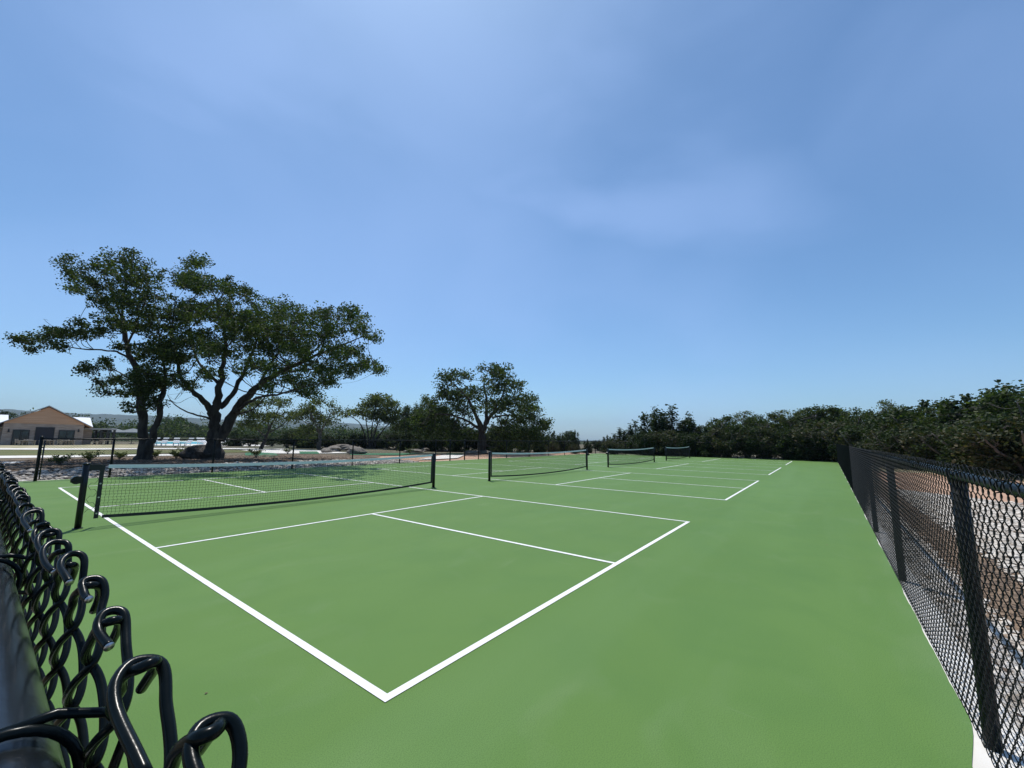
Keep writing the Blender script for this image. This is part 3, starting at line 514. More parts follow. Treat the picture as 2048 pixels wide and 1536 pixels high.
L2 = [px_limb([(425, 925, 0, .85), (428, 903, 0, .58), (430, 860, 0, .46), (430, 825, 0, .42), (438, 785, 0, .30), (443, 740, .2, .24), (450, 690, .3, .19), (442, 630, .3, .12), (420, 570, .3, .06), (405, 530, .3, .03)], c2, .58),
      px_limb([(432, 830, 0, .30), (402, 795, -.6, .24), (372, 770, -1.2, .19), (355, 720, -1.6, .14), (345, 660, -1.9, .08), (350, 600, -2, .04)], c2, .58),
      px_limb([(438, 880, 0, .46), (462, 835, .1, .38), (492, 795, .2, .33), (530, 762, .2, .28), (580, 735, .1, .23), (630, 712, 0, .17), (685, 690, -.3, .11), (735, 670, -.5, .04)], c2, .58),
      px_limb([(440, 815, .1, .26), (470, 780, .6, .22), (492, 735, 1.1, .18), (510, 690, 1.6, .13), (530, 640, 2., .07), (560, 605, 2.2, .03)], c2, .58),
      px_limb([(468, 826, 0, .18), (500, 803, -.8, .16), (530, 793, -1.5, .13), (562, 788, -2.1, .11), (600, 775, -2.6, .08), (650, 765, -3., .03)], c2, .58),
      px_limb([(440, 770, .1, .18), (405, 735, .8, .14), (385, 690, 1.4, .10), (375, 620, 1.9, .05)], c2, .58),
      px_limb([(430, 840, 0, .14), (400, 832, -.7, .10), (370, 822, -1.4, .08), (345, 805, -2, .06), (335, 790, -2.4, .03)], c2, .58),
      px_limb([(560, 745, .1, .16), (610, 740, .9, .12), (660, 735, 1.5, .08), (720, 728, 1.8, .03)], c2, .58),
      px_limb([(520, 765, .2, .16), (550, 715, .9, .12), (590, 670, 1.3, .08), (620, 630, 1.4, .03)], c2, .58),
      px_limb([(600, 728, .1, .13), (640, 690, -1., .09), (670, 650, -1.4, .05), (690, 620, -1.6, .02)], c2, .58),
      px_limb([(470, 830, .1, .13), (510, 815, 1., .10), (550, 770, 1.8, .07), (570, 740, 2.2, .03)], c2, .58)]
K2 = [(402, 528, 26, 16), (370, 548, 32, 20), (402, 572, 46, 26), (450, 580, 30, 18), (488, 588, 25, 16), (380, 620, 46, 30), (440, 628, 46, 30), (500, 640, 46, 34), (560, 622, 45, 26), (608, 632, 36, 22), (655, 626, 30, 16), (697, 630, 32, 22), (722, 660, 26, 16), (742, 675, 18, 9), (650, 668, 46, 28), (590, 678, 46, 30), (530, 688, 46, 30), (700, 698, 36, 14), (735, 728, 26, 15), (758, 738, 9, 6), (690, 735, 42, 18), (640, 738, 45, 20), (600, 768, 38, 18), (648, 765, 34, 12), (570, 738, 40, 20), (500, 732, 40, 20), (440, 700, 45, 30), (390, 680, 42, 32), (350, 640, 28, 34), (360, 708, 36, 30), (348, 752, 30, 20), (418, 750, 32, 12), (530, 772, 28, 10), (378, 772, 22, 10), (470, 668, 40, 30), (610, 705, 44, 22), (545, 655, 40, 26), (625, 785, 24, 9), (672, 700, 34, 18)]
tree('oak_tree', 'broad spreading live oak, the larger and darker of the pair above the first net', 'tree', tb2, L2, px_clumps(K2, c2, 225, 540, 2, .95, 3, fwd=-.9), 12, MAT['leaf'], MAT['bark'], .082, 48, 10.5, .235, group='large oaks behind the left fence', bare=5, maxsub=5200)
b3 = GT(965, 908); c3 = depth(b3)
L3 = [px_limb([(962, 910, 0, .75), (964, 885, 0, .6), (963, 862, 0, .5), (955, 838, -.3, .35), (945, 815, -.6, .28), (930, 790, -.8, .2), (905, 765, -1, .1)], c3, 0.55),
      px_limb([(966, 865, 0, .42), (972, 835, .3, .32), (973, 800, .6, .25), (968, 770, .8, .16), (975, 742, .8, .06)], c3, 0.55),
      px_limb([(970, 850, 0, .36), (985, 828, .8, .28), (1010, 805, 1.4, .2), (1040, 800, 2, .12), (1075, 825, 2.2, .05)], c3, 0.55),
      px_limb([(962, 860, 0, .3), (935, 842, -1, .22), (900, 830, -1.6, .15), (860, 828, -2, .06)], c3, 0.55),
      px_limb([(978, 838, .3, .25), (1005, 790, -1, .17), (1015, 755, -1.4, .08)], c3, 0.55), px_limb([(985, 835, .3, .2), (1030, 830, -1, .14), (1080, 850, -1.6, .04)], c3, 0.55)]
K3 = [(900, 757, 28, 18), (935, 748, 16, 12), (885, 785, 24, 18), (915, 790, 33, 20), (952, 790, 24, 16), (975, 748, 22, 15), (1010, 742, 26, 16), (1000, 772, 38, 22), (1040, 800, 33, 20), (1065, 825, 28, 18), (1083, 850, 24, 16), (1096, 842, 12, 6), (1030, 840, 38, 20), (985, 818, 33, 18), (930, 820, 33, 20), (885, 822, 30, 18), (1060, 868, 33, 14), (1005, 862, 33, 14), (910, 850, 28, 14), (1020, 805, 30, 20), (1035, 775, 16, 14), (1075, 872, 24, 12), (1045, 888, 30, 10), (1085, 885, 16, 8), (900, 868, 28, 16), (870, 862, 26, 18), (850, 838, 26, 18), (865, 800, 20, 14), (835, 850, 24, 18), (1015, 885, 28, 10), (935, 872, 22, 12)]
tree('oak_tree', 'large round dark oak in the middle of the picture, behind the second net', 'tree', b3, L3, px_clumps(K3, c3, 120, 985, 3, .8, 2), 13, MAT['leaf'], MAT['bark'], .16, 34, 4.4, .42, group='oaks beyond the left fence', twig=.012, maxsub=2800)
b4 = GT(745, 897); c4 = depth(b4)
L4 = [px_limb([(742+k, 900, 0, .30), (740+k*1.5, 880, 0, .2), (x1, y1, dz, .15), (x2, y2, dz*2, .07)], c4, 0.6) for k, x1, y1, x2, y2, dz in ((-6, 722, 850, 700, 830, -1), (-2, 733, 845, 728, 815, .8), (1, 745, 850, 752, 805, -.4), (4, 755, 850, 775, 808, .7), (8, 768, 858, 792, 832, -.5), (0, 750, 860, 765, 822, 1.4))]
K4 = [(757, 802, 24, 10), (780, 806, 18, 12), (735, 815, 22, 12), (707, 828, 17, 7), (762, 822, 28, 12), (790, 828, 16, 11), (738, 832, 22, 7), (690, 826, 9, 4), (775, 838, 24, 10), (745, 806, 16, 8)]
tree('oak_tree', 'flat topped oak with many thin stems fanning out, left of the large middle oak', 'tree', b4, L4, px_clumps(K4, c4, 55, 745, 4, .7, 2), 14, MAT['leaf2'], MAT['bark'], .21, 34, 3.6, .6, group='oaks beyond the left fence', twig=.015)
b5 = GT(640, 900); c5 = depth(b5)
L5 = [px_limb([(638, 902, 0, .3), (640, 870, 0, .22), (x1, y1, dz, .12), (x2, y2, dz*2, .04)], c5, 0.6) for x1, y1, x2, y2, dz in ((625, 835, 612, 805, -1), (640, 830, 640, 800, .6), (655, 840, 668, 812, -.4), (618, 850, 598, 835, .7), (650, 848, 675, 835, .9))]
K5 = [(612, 810, 22, 13), (640, 802, 18, 10), (663, 818, 16, 12), (598, 835, 20, 13), (630, 838, 24, 13), (660, 842, 18, 9), (620, 858, 22, 9), (605, 870, 22, 12)]
tree('oak_tree', 'thin airy pale oak with sky showing through, between the two big oaks', 'tree', b5, L5, px_clumps(K5, c5, 48, 635, 5, .7, 2), 15, MAT['leaf2'], MAT['greybark'], .17, 34, 4.2, .5, group='oaks beyond the left fence', twig=.02, bare=10)
b6 = GT(522, 899); c6 = depth(b6)
L6 = [px_limb([(520, 901, 0, .36), (530, 880, 0, .26), (538, 860, 0, .2), (552, 830, -.6, .12), (565, 800, -1, .04)], c6, 0.7), px_limb([(532, 876, 0, .18), (512, 855, .8, .12), (503, 830, 1.2, .06), (500, 808, 1.3, .03)], c6, 0.7), px_limb([(538, 862, 0, .15), (535, 830, 1, .1), (530, 800, 1.4, .04)], c6, 0.7), px_limb([(540, 864, 0, .15), (565, 850, 1, .1), (580, 830, 1.4, .04)], c6, 0.7)]
K6 = [(505, 805, 20, 10), (530, 800, 20, 9), (562, 806, 18, 10), (495, 825, 20, 12), (520, 828, 26, 12), (552, 832, 20, 10), (580, 832, 14, 10), (488, 848, 18, 9), (515, 852, 16, 6)]
tree('oak_tree', 'leaning pale oak seen under the right limb of the largest oak', 'tree', b6, L6, px_clumps(K6, c6, 50, 530, 6, .7, 2), 16, MAT['leaf2'], MAT['bark'], .17, 36, 4.6, .5, group='oaks beyond the left fence', twig=.02)

# generic kinds
def gen_oak(label, seed, h=5.2, w=4.6, leaf='leaf', bark='greybark', low=.22, per=26, sub=2.6, bare=8, name='oak_tree', stems=4, ls=.14, cov=1.):
    rs = np.random.RandomState(seed); limbs = []; cl = []
    for s_ in range(stems):
        a = 6.28*(s_+rs.rand()*.6)/stems; l = w*.3; limbs.append([[math.cos(a)*.1, math.sin(a)*.1, -.1, .10], [math.cos(a)*.3, math.sin(a)*.3, h*.22, .075], [math.cos(a)*l, math.sin(a)*l, h*.5, .05], [math.cos(a)*l*1.5, math.sin(a)*l*1.5, h*.8, .02]])
    nC = int((24+w*4)*cov)
    for i in range(nC):
        u = nrm(rs.randn(3)); u[2] = abs(u[2])*1.1-.35 if low > .08 else u[2]*1.05; q = rs.rand()**.4; c = np.array([u[0]*w*.40*q, u[1]*w*.40*q, h*(low+(1-low)*.5)+u[2]*h*(1-low)*.42*q]); r_ = (.5+.5*rs.rand())*w*.17; cl.append((c, np.array([r_*1.2, r_*1.2, r_*.85]), IDN))
    for i in range(int(12*cov)+4):                               # sprigs standing proud of the crown
        a = rs.rand()*6.28; q = rs.rand()**.6; e = .42*w*q; zt_ = h*(low+(1-low)*.5)+h*(1-low)*.47*math.sqrt(max(.1, 1-q*q)); r_ = .10+.16*rs.rand(); cl.append((np.array([math.cos(a)*e, math.sin(a)*e, zt_+.05]), np.array([r_, r_, r_*(1.2+rs.rand())]), IDN))
    return tree(name, label, 'tree', np.zeros(3), limbs, cl, seed, MAT[leaf], MAT[bark], ls, int(per*1.45), sub, .38, bare=bare, twig=.012)
def gen_jun(label, seed, h=4.6, w=3.0, per=30, name='juniper_tree', leaf='cedar', bare=10):
    rs = np.random.RandomState(seed); cl = []; limbs = [[[0, 0, -.1, .11], [.05, 0, h*.3, .08], [-.05, .05, h*.65, .06], [0, 0, h*.97, .015]]]; ns = 4
    tops = [(0, 0, h)]+[(w*.27*math.cos(a), w*.27*math.sin(a), h*(.72+.18*rs.rand())) for a in (rs.rand(ns)*1.2+np.arange(ns)*6.28/ns)]
    for tx, ty, th in tops:
        n = 9
        for i in range(n):
            f = i/(n-1); z = th*(.08+.88*f); rr = (w*.36)*(1-f)**.9+.06; a = rs.rand()*6.28; cl.append((np.array([tx+math.cos(a)*rr*.35, ty+math.sin(a)*rr*.35, z]), np.array([rr*.8, rr*.8, th*.07+.06]), IDN))
    return tree(name, label, 'tree', np.zeros(3), limbs, cl, seed, MAT[leaf], MAT['greybark'], .15, per, 9, .24, zs=1.35, up=.1, bare=bare, twig=.01)
PROTO = dict(
    oa=gen_oak('x', 21, 5.2, 4.8), ob=gen_oak('x', 22, 4.8, 5.4, low=.12, bare=14), oc=gen_oak('x', 23, 6.2, 4.2, leaf='leaf2', low=.4, sub=1.8, per=20, stems=3, bare=12, cov=.5),
    ja=gen_jun('x', 31), jb=gen_jun('x', 32, 4.9, 2.6), jc=gen_jun('x', 33, 4.0, 3.8),
    br=gen_oak('x', 41, 3.0, 4.2, leaf='brush', low=.0, bare=26, per=24, stems=6, sub=2.4, name='brush_tree'), dk=gen_oak('x', 42, 3.4, 4.4, leaf='cedar', low=.0, bare=10, stems=5, sub=3.6, name='scrub_tree'))
for p in PROTO.values(): kids(p)
BH = {}
for k, p in PROTO.items():
    zz = np.array([v.co.z for c in p.children if c.name.startswith('crown') for v in c.data.vertices]); BH[k] = float(np.percentile(zz, 99.7))
USED = set(); rp = random.Random(5)
def put(kind, px, pyb, pyt, label, group, d=None, wid=1., cat='tree'):
    """stand a copy of a kind on the terrain under (px, pyb), or at depth d, its top at image height pyt"""
    p = GT(px, pyb)
    if d is not None:
        dd = ray(px, 880); k = d/np.hypot(dd[0], dd[1]); p = CAM+dd*k; p[2] = float(H(p[0], p[1]))
    dr = ray(px, pyt); k = np.hypot(*(p-CAM)[:2])/np.hypot(dr[0], dr[1]); top = CAM[2]+dr[2]*k; hh = max(.5, top-p[2])
    src = PROTO[kind]; base_h = BH[kind]; s = hh/base_h
    if kind in USED: o = copy_tree(src)
    else: o = src; USED.add(kind)
    o.location = p; o.scale = (s*wid, s*wid, s); o.rotation_euler = (0, 0, rp.random()*6.28); tag(o, label, cat, group); return o
GR = 'trees of the dark wood beyond the far fence'
WOOD = [ # kind, px, top y, distance, width, label
 ('jc', 1215, 872, 48, 1.0, 'lowest juniper at the left end of the far wood, beside the blue horizon gap'),
 ('jb', 1240, 858, 46, 1.6, 'small pointed juniper, second in the wood after the horizon gap'),
 ('ja', 1272, 844, 45, 1.4, 'mid height juniper rising left of the twin spires'),
 ('jb', 1312, 819, 44, 1.6, 'tall dark juniper spire, the left of the twin spires above the farthest nets'),
 ('ja', 1347, 815, 43.5, 1.6, 'tallest juniper spire, the right of the twin spires above the farthest net'),
 ('ja', 1380, 829, 43, 1.3, 'juniper shoulder falling away right of the twin spires'),
 ('oa', 1415, 852, 44, 1.1, 'low dark oak in the dip right of the juniper spires'),
 ('ob', 1455, 833, 43, 1.2, 'round dark oak with bare grey twigs above the last court line'),
 ('oc', 1497, 822, 43, 1.0, 'rounded oak forming the first hump of the far wood'),
 ('ob', 1535, 828, 42, 1.1, 'brown green oak just right of the first hump'),
 ('oc', 1572, 820, 42, 1.1, 'oak with open pale top branches over the far fence'),
 ('oc', 1610, 818, 43, .95, 'thin topped oak with pale twigs, left of the second hump'),
 ('oa', 1645, 814, 42, 1.2, 'dense oak at the crest of the second hump'),
 ('ob', 1685, 815, 41, 1.2, 'dense dark oak directly above the right end of the far fence'),
 ('oa', 1728, 834, 40, 1.1, 'oak sloping down to the airy lone tree'),
 ('oc', 1778, 800, 40, .8, 'airy slender tree standing above the wood with sky between its leaves'),
 ('oc', 1812, 812, 42, .7, 'smaller airy tree right beside the slender one'),
 ('dk', 1815, 822, 37, 1.2, 'dark crown right of the airy trees above the receding fence'),
 ('jc', 1858, 808, 36, 1.3, 'broad dark juniper left of the rising wood at right'),
 ('ob', 1900, 803, 35, 1.2, 'wide smooth oak on the rising wood at right'),
 ('jc', 1945, 797, 34, 1.3, 'full dark juniper over the dry grass strip'),
 ('jc', 1990, 787, 33, 1.3, 'high dark juniper near the right picture edge'),
 ('ja', 2030, 772, 32, 1.5, 'highest juniper cut by the right picture edge'),
 ('oa', 2075, 775, 31, 1.3, 'oak standing just at the right picture edge beyond the highest juniper')]
for k, px, pt, d, wd, lab in WOOD: put(k, px, 0, pt, lab, GR, d, wd)
def hor(px): return 873+(px-100)*.0065+7.2
fr = [1228, 1290, 1330, 1372, 1412, 1450, 1492, 1530, 1568, 1604, 1640, 1672, 1706, 1738, 1772, 1806, 1842, 1878, 1914, 1950, 1984, 2018, 2050]
words = ['first', 'second', 'third', 'fourth', 'fifth', 'sixth', 'seventh', 'eighth', 'ninth', 'tenth', 'eleventh', 'twelfth', 'thirteenth', 'fourteenth', 'fifteenth', 'sixteenth', 'seventeenth', 'eighteenth', 'nineteenth', 'twentieth', 'twenty-first', 'twenty-second', 'twenty-third']
for i, px in enumerate(fr):
    d = np.interp(px, [1200, 1670, 1800, 2050], [41, 38.5, 33, 27]); k = ['br', 'dk', 'br', 'dk', 'jc'][i % 5]; pt = np.interp(px, [1200, 1350, 1600, 1750, 1900, 2050], [880, 862, 850, 850, 845, 838])+rp.uniform(-6, 6)
    put(k, px, 0, pt, '%s %s at the foot of the far wood, counting from the gap' % (words[i], {'br': 'twiggy brown green brush', 'dk': 'low dark scrub', 'jc': 'squat juniper'}[k]), 'low trees at the foot of the far wood', d, 1.25)
GM = 'bushy trees between the oaks and the left fence'
for i, (k, px, pt, d, wd, lab) in enumerate([
 ('dk', 575, 868, 62, 1.6, 'low dark bushy tree right of the leaning pale oak'), ('jc', 618, 862, 58, 1.3, 'dark juniper under the thin airy oak'), ('dk', 655, 872, 55, 1.4, 'low dark scrub tree behind the rock pile'),
 ('dk', 700, 880, 56, 1.4, 'shortest dark scrub right of the rock pile'), ('jc', 730, 878, 58, 1.2, 'small juniper at the foot of the fan stemmed oak'), ('dk', 775, 874, 55, 1.3, 'dark scrub at the right foot of the fan stemmed oak'),
 ('oa', 822, 812, 52, .8, 'upright bushy oak left of the large middle oak'), ('oc', 848, 792, 54, .7, 'taller narrow oak touching the left side of the large middle oak'), ('ja', 812, 858, 46, 1.3, 'dark juniper behind the right end of the first net'), ('jc', 850, 858, 45, 1.3, 'full juniper above the white patio'), ('dk', 885, 862, 44, 1.2, 'dark scrub above the small putting green'),
 ('jb', 915, 862, 43, 1.4, 'green juniper just left of the middle oak trunk'), ('jc', 1000, 868, 42, 1.2, 'bushy juniper just right of the middle oak trunk'), ('dk', 1040, 870, 43, 1.2, 'dark scrub tree above the second net'), ('jc', 1078, 876, 44, 1.0, 'low juniper under the right edge of the middle oak'),
 ('jc', 1108, 864, 48, 1.1, 'dark juniper against the sky just right of the middle oak'), ('oa', 1138, 862, 50, 1.0, 'small open oak against the sky left of the horizon gap'), ('jb', 1120, 868, 46, .9, 'small open juniper left of the horizon gap'), ('dk', 1196, 881, 55, 1.6, 'low scrub line closing the horizon gap'), ('jb', 1150, 862, 47, .9, 'pointed juniper nearest the horizon gap on its left'), ('jc', 1175, 880, 45, .9, 'low shrub like juniper at the horizon gap'),
 ('dk', 598, 858, 60, 1.7, 'dark mass of scrub left of the thin airy oak'), ('dk', 638, 866, 54, 1.6, 'dark scrub at the foot of the thin airy oak'), ('jc', 678, 872, 55, 1.5, 'dark rounded juniper between the airy oak and the fan stemmed oak'), ('dk', 715, 868, 57, 1.4, 'dense scrub hiding the left foot of the fan stemmed oak'), ('jc', 757, 868, 57, 1.5, 'dense juniper right behind the fan stemmed oak'), ('dk', 795, 862, 50, 1.5, 'broad dark scrub over the right end of the first headband'), ('oa', 803, 834, 60, 1.1, 'dark oak between the fan stemmed oak and the upright bushy oak'), ('ob', 872, 808, 50, .9, 'dark oak whose crown merges with the left side of the middle oak'), ('ob', 838, 822, 56, 1.2, 'full dark oak filling the space left of the large middle oak'), ('dk', 832, 864, 48, 1.5, 'dark thicket under the upright bushy oak'), ('dk', 868, 858, 47, 1.5, 'dark thicket left of the little green'), ('dk', 902, 850, 46, 1.5, 'tallest dark thicket left of the middle oak trunk'), ('dk', 935, 856, 46, 1.5, 'dark thicket touching the middle oak trunk on its left'), ('jc', 985, 852, 46, 1.4, 'dark juniper touching the middle oak trunk on its right'), ('dk', 1020, 850, 46, 1.5, 'high dark thicket below the right half of the middle oak'), ('dk', 1055, 856, 46, 1.4, 'dark thicket above the middle of the second net'), ('dk', 1090, 872, 47, 1.3, 'dark scrub at the right edge of the middle oak'), ('jc', 1135, 874, 46, 1.3, 'small dark juniper above the right end of the second net'),
 ('br', 1105, 884, 42, 1.1, 'low brush behind the left fence near its far corner'), ('br', 1150, 888, 41, 1.1, 'lowest brush at the far corner of the left fence'), ('br', 960, 872, 46, 1.5, 'wide brush behind the trunk of the large middle oak'), ('jc', 470, 862, 78, 1.5, 'broad pale green tree beyond the pool loungers'), ('dk', 500, 868, 75, 1.4, 'dark tree beyond the right end of the pool deck'), ('dk', 545, 872, 74, 1.5, 'low tree in the shade behind the leaning pale oak')]):
    put(k, px, 0, pt, lab, GM, d, wd)
GV = 'trees at the edge of the valley behind the pool'
for i, (k, px, pt, d, wd, lab) in enumerate([('ob', 345, 834, 190, 1.2, 'large round tree standing out above the valley wood'), ('oa', 375, 846, 200, 1.2, 'tree right of the large round one above the valley'), ('ob', 310, 850, 180, 1.3, 'tree between the trunks of the forked oak in the valley'), ('oa', 415, 850, 185, 1.3, 'valley tree just left of the big oak trunk'), ('ob', 15, 823, 150, 1.4, 'dark tree crown showing over the left roof slope')]):
    put(k, px, 0, pt, lab, GV, d, wd)
for k, p in PROTO.items():
    if k not in USED:
        for c in list(p.children): bpy.data.objects.remove(c)
        bpy.data.objects.remove(p)
# valley wood: one mass
def valley():
    rs = np.random.RandomState(8); b = MB(); n = 620
    r = 150+650*rs.rand(n)**1.6; az = np.radians(36+60*rs.rand(n)); x = CAM[0]+r*np.cos(az); y = CAM[1]+r*np.sin(az)
    keep = ~((x < 12) & (y < 150)); x, y, r = x[keep], y[keep], r[keep]; hgt = 3.2+3.2*rs.rand(len(x)); z = H(x, y)+hgt*.55
    n = len(x); k = 9; c = np.repeat(np.c_[x, y, z], k, 0)+rs.randn(n*k, 3)*np.repeat(np.c_[hgt*.42, hgt*.42, hgt*.26], k, 0)
    leaves(b, c, 60, np.repeat(hgt*.34, k), .52, rs, .5, .8); return b.build('valley_wood', MAT['leaf'])
tag(valley(), 'hazy green wood filling the valley behind the building and the pool', 'wood', kind='stuff')
# weeds and shrubs in the mulch bed
def weed(px, py, h, w, label, seed, leafm='leaf2', z=None):
    rs = np.random.RandomState(seed); p = GT(px, py); root = empty('low_shrub', tuple(p), label=label, cat='shrub', group='low shrubs in the beds outside the left fence'); b = MB(); s = MB()
    for i in range(14):
        a = rs.rand()*6.28; l = w*.5*(.3+.7*rs.rand()); q = np.array([[0, 0, 0], [math.cos(a)*l*.4, math.sin(a)*l*.4, h*.6], [math.cos(a)*l, math.sin(a)*l, h*(.6+.5*rs.rand())]]); s.tube(cat_(q, 6), np.linspace(.008, .003, 6)[None], 4, caps=False); leaves(b, cat_(q, 6)[2:], 9, .09, .055, rs)
    s.build('stems', MAT['greybark'], root); b.build('foliage', MAT[leafm], root); return root
for i, (px, py, h, w, lab) in enumerate([(118, 932, .35, .9, 'small grey green shrub left of the corner post'), (178, 925, .4, .9, 'rounded blue green shrub right of the corner post'), (300+10, 917, .35, .7, 'leafy weed at the right foot of the forked oak'), (372, 917, .55, 1.0, 'upright green shrub between the two large oak trunks'),
    (352, 919, .4, .8, 'low weed left of the upright shrub between the oaks'), (512, 917, .5, .9, 'yellow green shrub right of the larger oak trunk'), (575, 909, .5, .9, 'olive shrub by the pale path'), (240, 919, .3, .6, 'small tuft beside the second fence post'), (820, 909, .5, 1.0, 'yellowish tuft left of the patio'), (985, 909, .6, 1.2, 'tall grass tuft below the middle oak')]):
    weed(px, py, h, w, lab, 50+i)
# dry grass tufts, right side
def tufts():
    rs = np.random.RandomState(6); b = MB(); n = 5200; x = 17+22*rs.rand(n); y = -5.5-7*rs.rand(n); z = H(x, y)+.02; a = rs.rand(n)*6.28; h = .05+.13*rs.rand(n); d = np.c_[np.cos(a), np.sin(a), a*0]; ln = rs.randn(n, 3)*.05; ln[:, 2] = 0; p = np.c_[x, y, z]
    V = np.stack([p-d*.012, p+d*.012, p+ln+np.c_[x*0, x*0, h]], 1); b.add(V, np.arange(3*n).reshape(n, 3)); return b.build('dry_grass', islmat('straw', (.30, .26, .10), (.50, .42, .22)))
tag(tufts(), 'dry yellow grass strip between the dirt and the wood at right', 'grass', kind='stuff')

# ------------------------------------------------------------------ building, terrace, pool
YB = 95.; ZB_ = float(H(3, 95))
def FY(px, py, y=YB):
    d = ray(px, py); return CAM+d*((y-CAM[1])/d[1])
wl, wr = FY(5, 890)[0], FY(163, 890)[0]; ze = FY(165, 848)[2]; xa_, za = FY(98, 813)[0], FY(98, 813)[2]; zw = FY(98, 848)[2]
xl = 2*xa_-wr
stone = M('stone_wall', (.31, .235, .19), (.44, .35, .29), 1.2, .95, 0, stretch=(1, 1, 4)); wood = M('cedar_siding', (.50, .28, .165), (.62, .38, .24), 1.1, .8, 0, stretch=(.3, .3, 9))
roofm = M('grey_metal_roof', (.30, .29, .28), (.38, .37, .36), 1, .5); white = M('white_metal_roof', (.75, .76, .78), (.82, .83, .84), 1, .4); glass = M('dark_glass', (.02, .03, .03), (.05, .07, .07), .6, .08, spec=.8); frame = M('black_frame', (.015, .015, .015), rough=.5); dark = M('dark_screen', (.016, .014, .022), rough=.6)
bd = empty('clubhouse', (xa_, YB, ZB_), label='gabled clubhouse of pale stone and cedar boards at the far left', cat='building')
o0 = np.array([xa_, YB, ZB_]); hw = wr-xa_; he = ze-ZB_; ha = za-ZB_; hs = zw-ZB_; DEP = 14
b = MB(); b.box((0, DEP/2, hs/2-.2), (2*hw, DEP, hs+.4)); b.build('stone_wall', stone, bd)
def gable(b, w, z0, z1, zap, y0, y1):
    V = []
    for y in (y0, y1): V += [[-w, y, z0], [w, y, z0], [w, y, z1], [0, y, zap], [-w, y, z1]]
    b.add(V, [[0, 1, 6, 5], [1, 2, 7, 6], [2, 3, 8, 7], [3, 4, 9, 8], [4, 0, 5, 9]]); b.ng += [([0+b.n-10, 4+b.n-10, 3+b.n-10, 2+b.n-10, 1+b.n-10], 0), ([b.n-5, b.n-4, b.n-3, b.n-2, b.n-1], 0)]
b = MB(); gable(b, hw-.02, hs+.002, he, ha-.12, -.05, DEP); b.build('cedar_gable', wood, bd)
b = MB(); ov = 1.05; sl = (ha-he)/hw
for sg in (-1, 1):
    V = []
    for y in (-.4, DEP+.5):
        V += [[0, y, ha], [sg*(hw+ov), y, ha-sl*(hw+ov)], [sg*(hw+ov), y, ha-sl*(hw+ov)+.16], [0, y, ha+.16]]
    b.add(V, [[0, 1, 5, 4]], 1); b.n -= 8; b.add(V, [[1, 2, 6, 5], [2, 3, 7, 6], [3, 0, 4, 7]]); b.v.pop(); b.ng += [([b.n-8, b.n-5, b.n-6, b.n-7], 0), ([b.n-4, b.n-3, b.n-2, b.n-1], 0)]
b.build('roof', [roofm, wood], bd)
rz_ = FY(170, 835, YB+10)[2]-ZB_; ez_ = FY(170, 857, YB+3)[2]-ZB_; xr0 = FY(181, 832, YB+10)[0]-xa_; xr1 = FY(187, 857, YB+3)[0]-xa_
for sg in (1, -1):
    b = MB(); b.add([[sg*(hw-.6), 3, ez_], [sg*xr1, 3, ez_], [sg*xr0, 10, rz_], [sg*(hw-.6), 10, rz_], [sg*(hw-.6), 3, ez_-.15], [sg*xr1, 3, ez_-.15], [sg*xr0, 10, rz_-.15], [sg*(hw-.6), 10, rz_-.15]], [[0, 1, 2, 3], [4, 7, 6, 5], [0, 4, 5, 1], [1, 5, 6, 2], [2, 6, 7, 3]])
    b.build('side_roof', white, bd)
for sg in (1, -1):
    b = MB(); b.box((sg*(hw+.75), 6.6, (ez_-.2)/2), (1.46, 6.5, ez_-.2)); b.build('side_wall', stone, bd)
def opening(pxa, pxb, pyt, nm, panes):
    a = FY(pxa, pyt)[0]-xa_; c = FY(pxb, pyt)[0]-xa_; zt = FY(pxa, pyt)[2]-ZB_; w = c-a; f = MB()
    for q in (a, (a+c)/2, c) if panes else (a, c): f.box((q, -.06, zt/2), (.12, .14, zt))
    f.box(((a+c)/2, -.065, zt), (w+.12, .14, .12))
    if panes: f.box(((a+c)/2, -.065, zt*.5), (w, .12, .07))
    fo = f.build(nm, frame, bd); g_ = MB()
    if panes:
        for k in (0, 1): g_ = MB(); g_.box((a+w*(.25+.5*k), -.02, zt/2), (w/2-.1, .05, zt-.06)); g_.build('glass_pane', glass, fo)
    else: g_.box(((a+c)/2, -.045, zt/2), (w-.1, .09, zt-.06)); g_.build('dark_screen', dark, fo)
opening(27, 59, 860, 'glass_door', True); opening(73, 109, 855, 'wide_opening', False); opening(119, 149, 861, 'glass_door', True)
for px in (17, 157):
    q = FY(px, 862)-o0; b = MB(); b.box((q[0], -.1, q[2]), (.22, .2, .35), taper=.6); b.box((q[0], -.05, q[2]+.25), (.12, .1, .18)); b.build('wall_lamp', frame, bd)
# pergola
pg = empty('pergola', (FY(165, 890)[0], YB+3, ZB_), label='flat roofed pergola on black posts to the right of the clubhouse', cat='pergola'); x0_ = FY(165, 890)[0]; xr = FY(232, 858, YB+3)[0]-x0_; zr = FY(200, 858, YB+3)[2]-ZB_
b = MB(); b.box((xr/2, 2, zr), (xr, 5.5, .28)); b.build('flat_roof', roofm, pg)
for xf in (.55, .75, .95):
    for yy in (-.4, 4.3):
        b = MB(); b.box((xr*xf, yy, zr/2-.07), (.3, .3, zr-.16)); b.build('post', frame, pg)
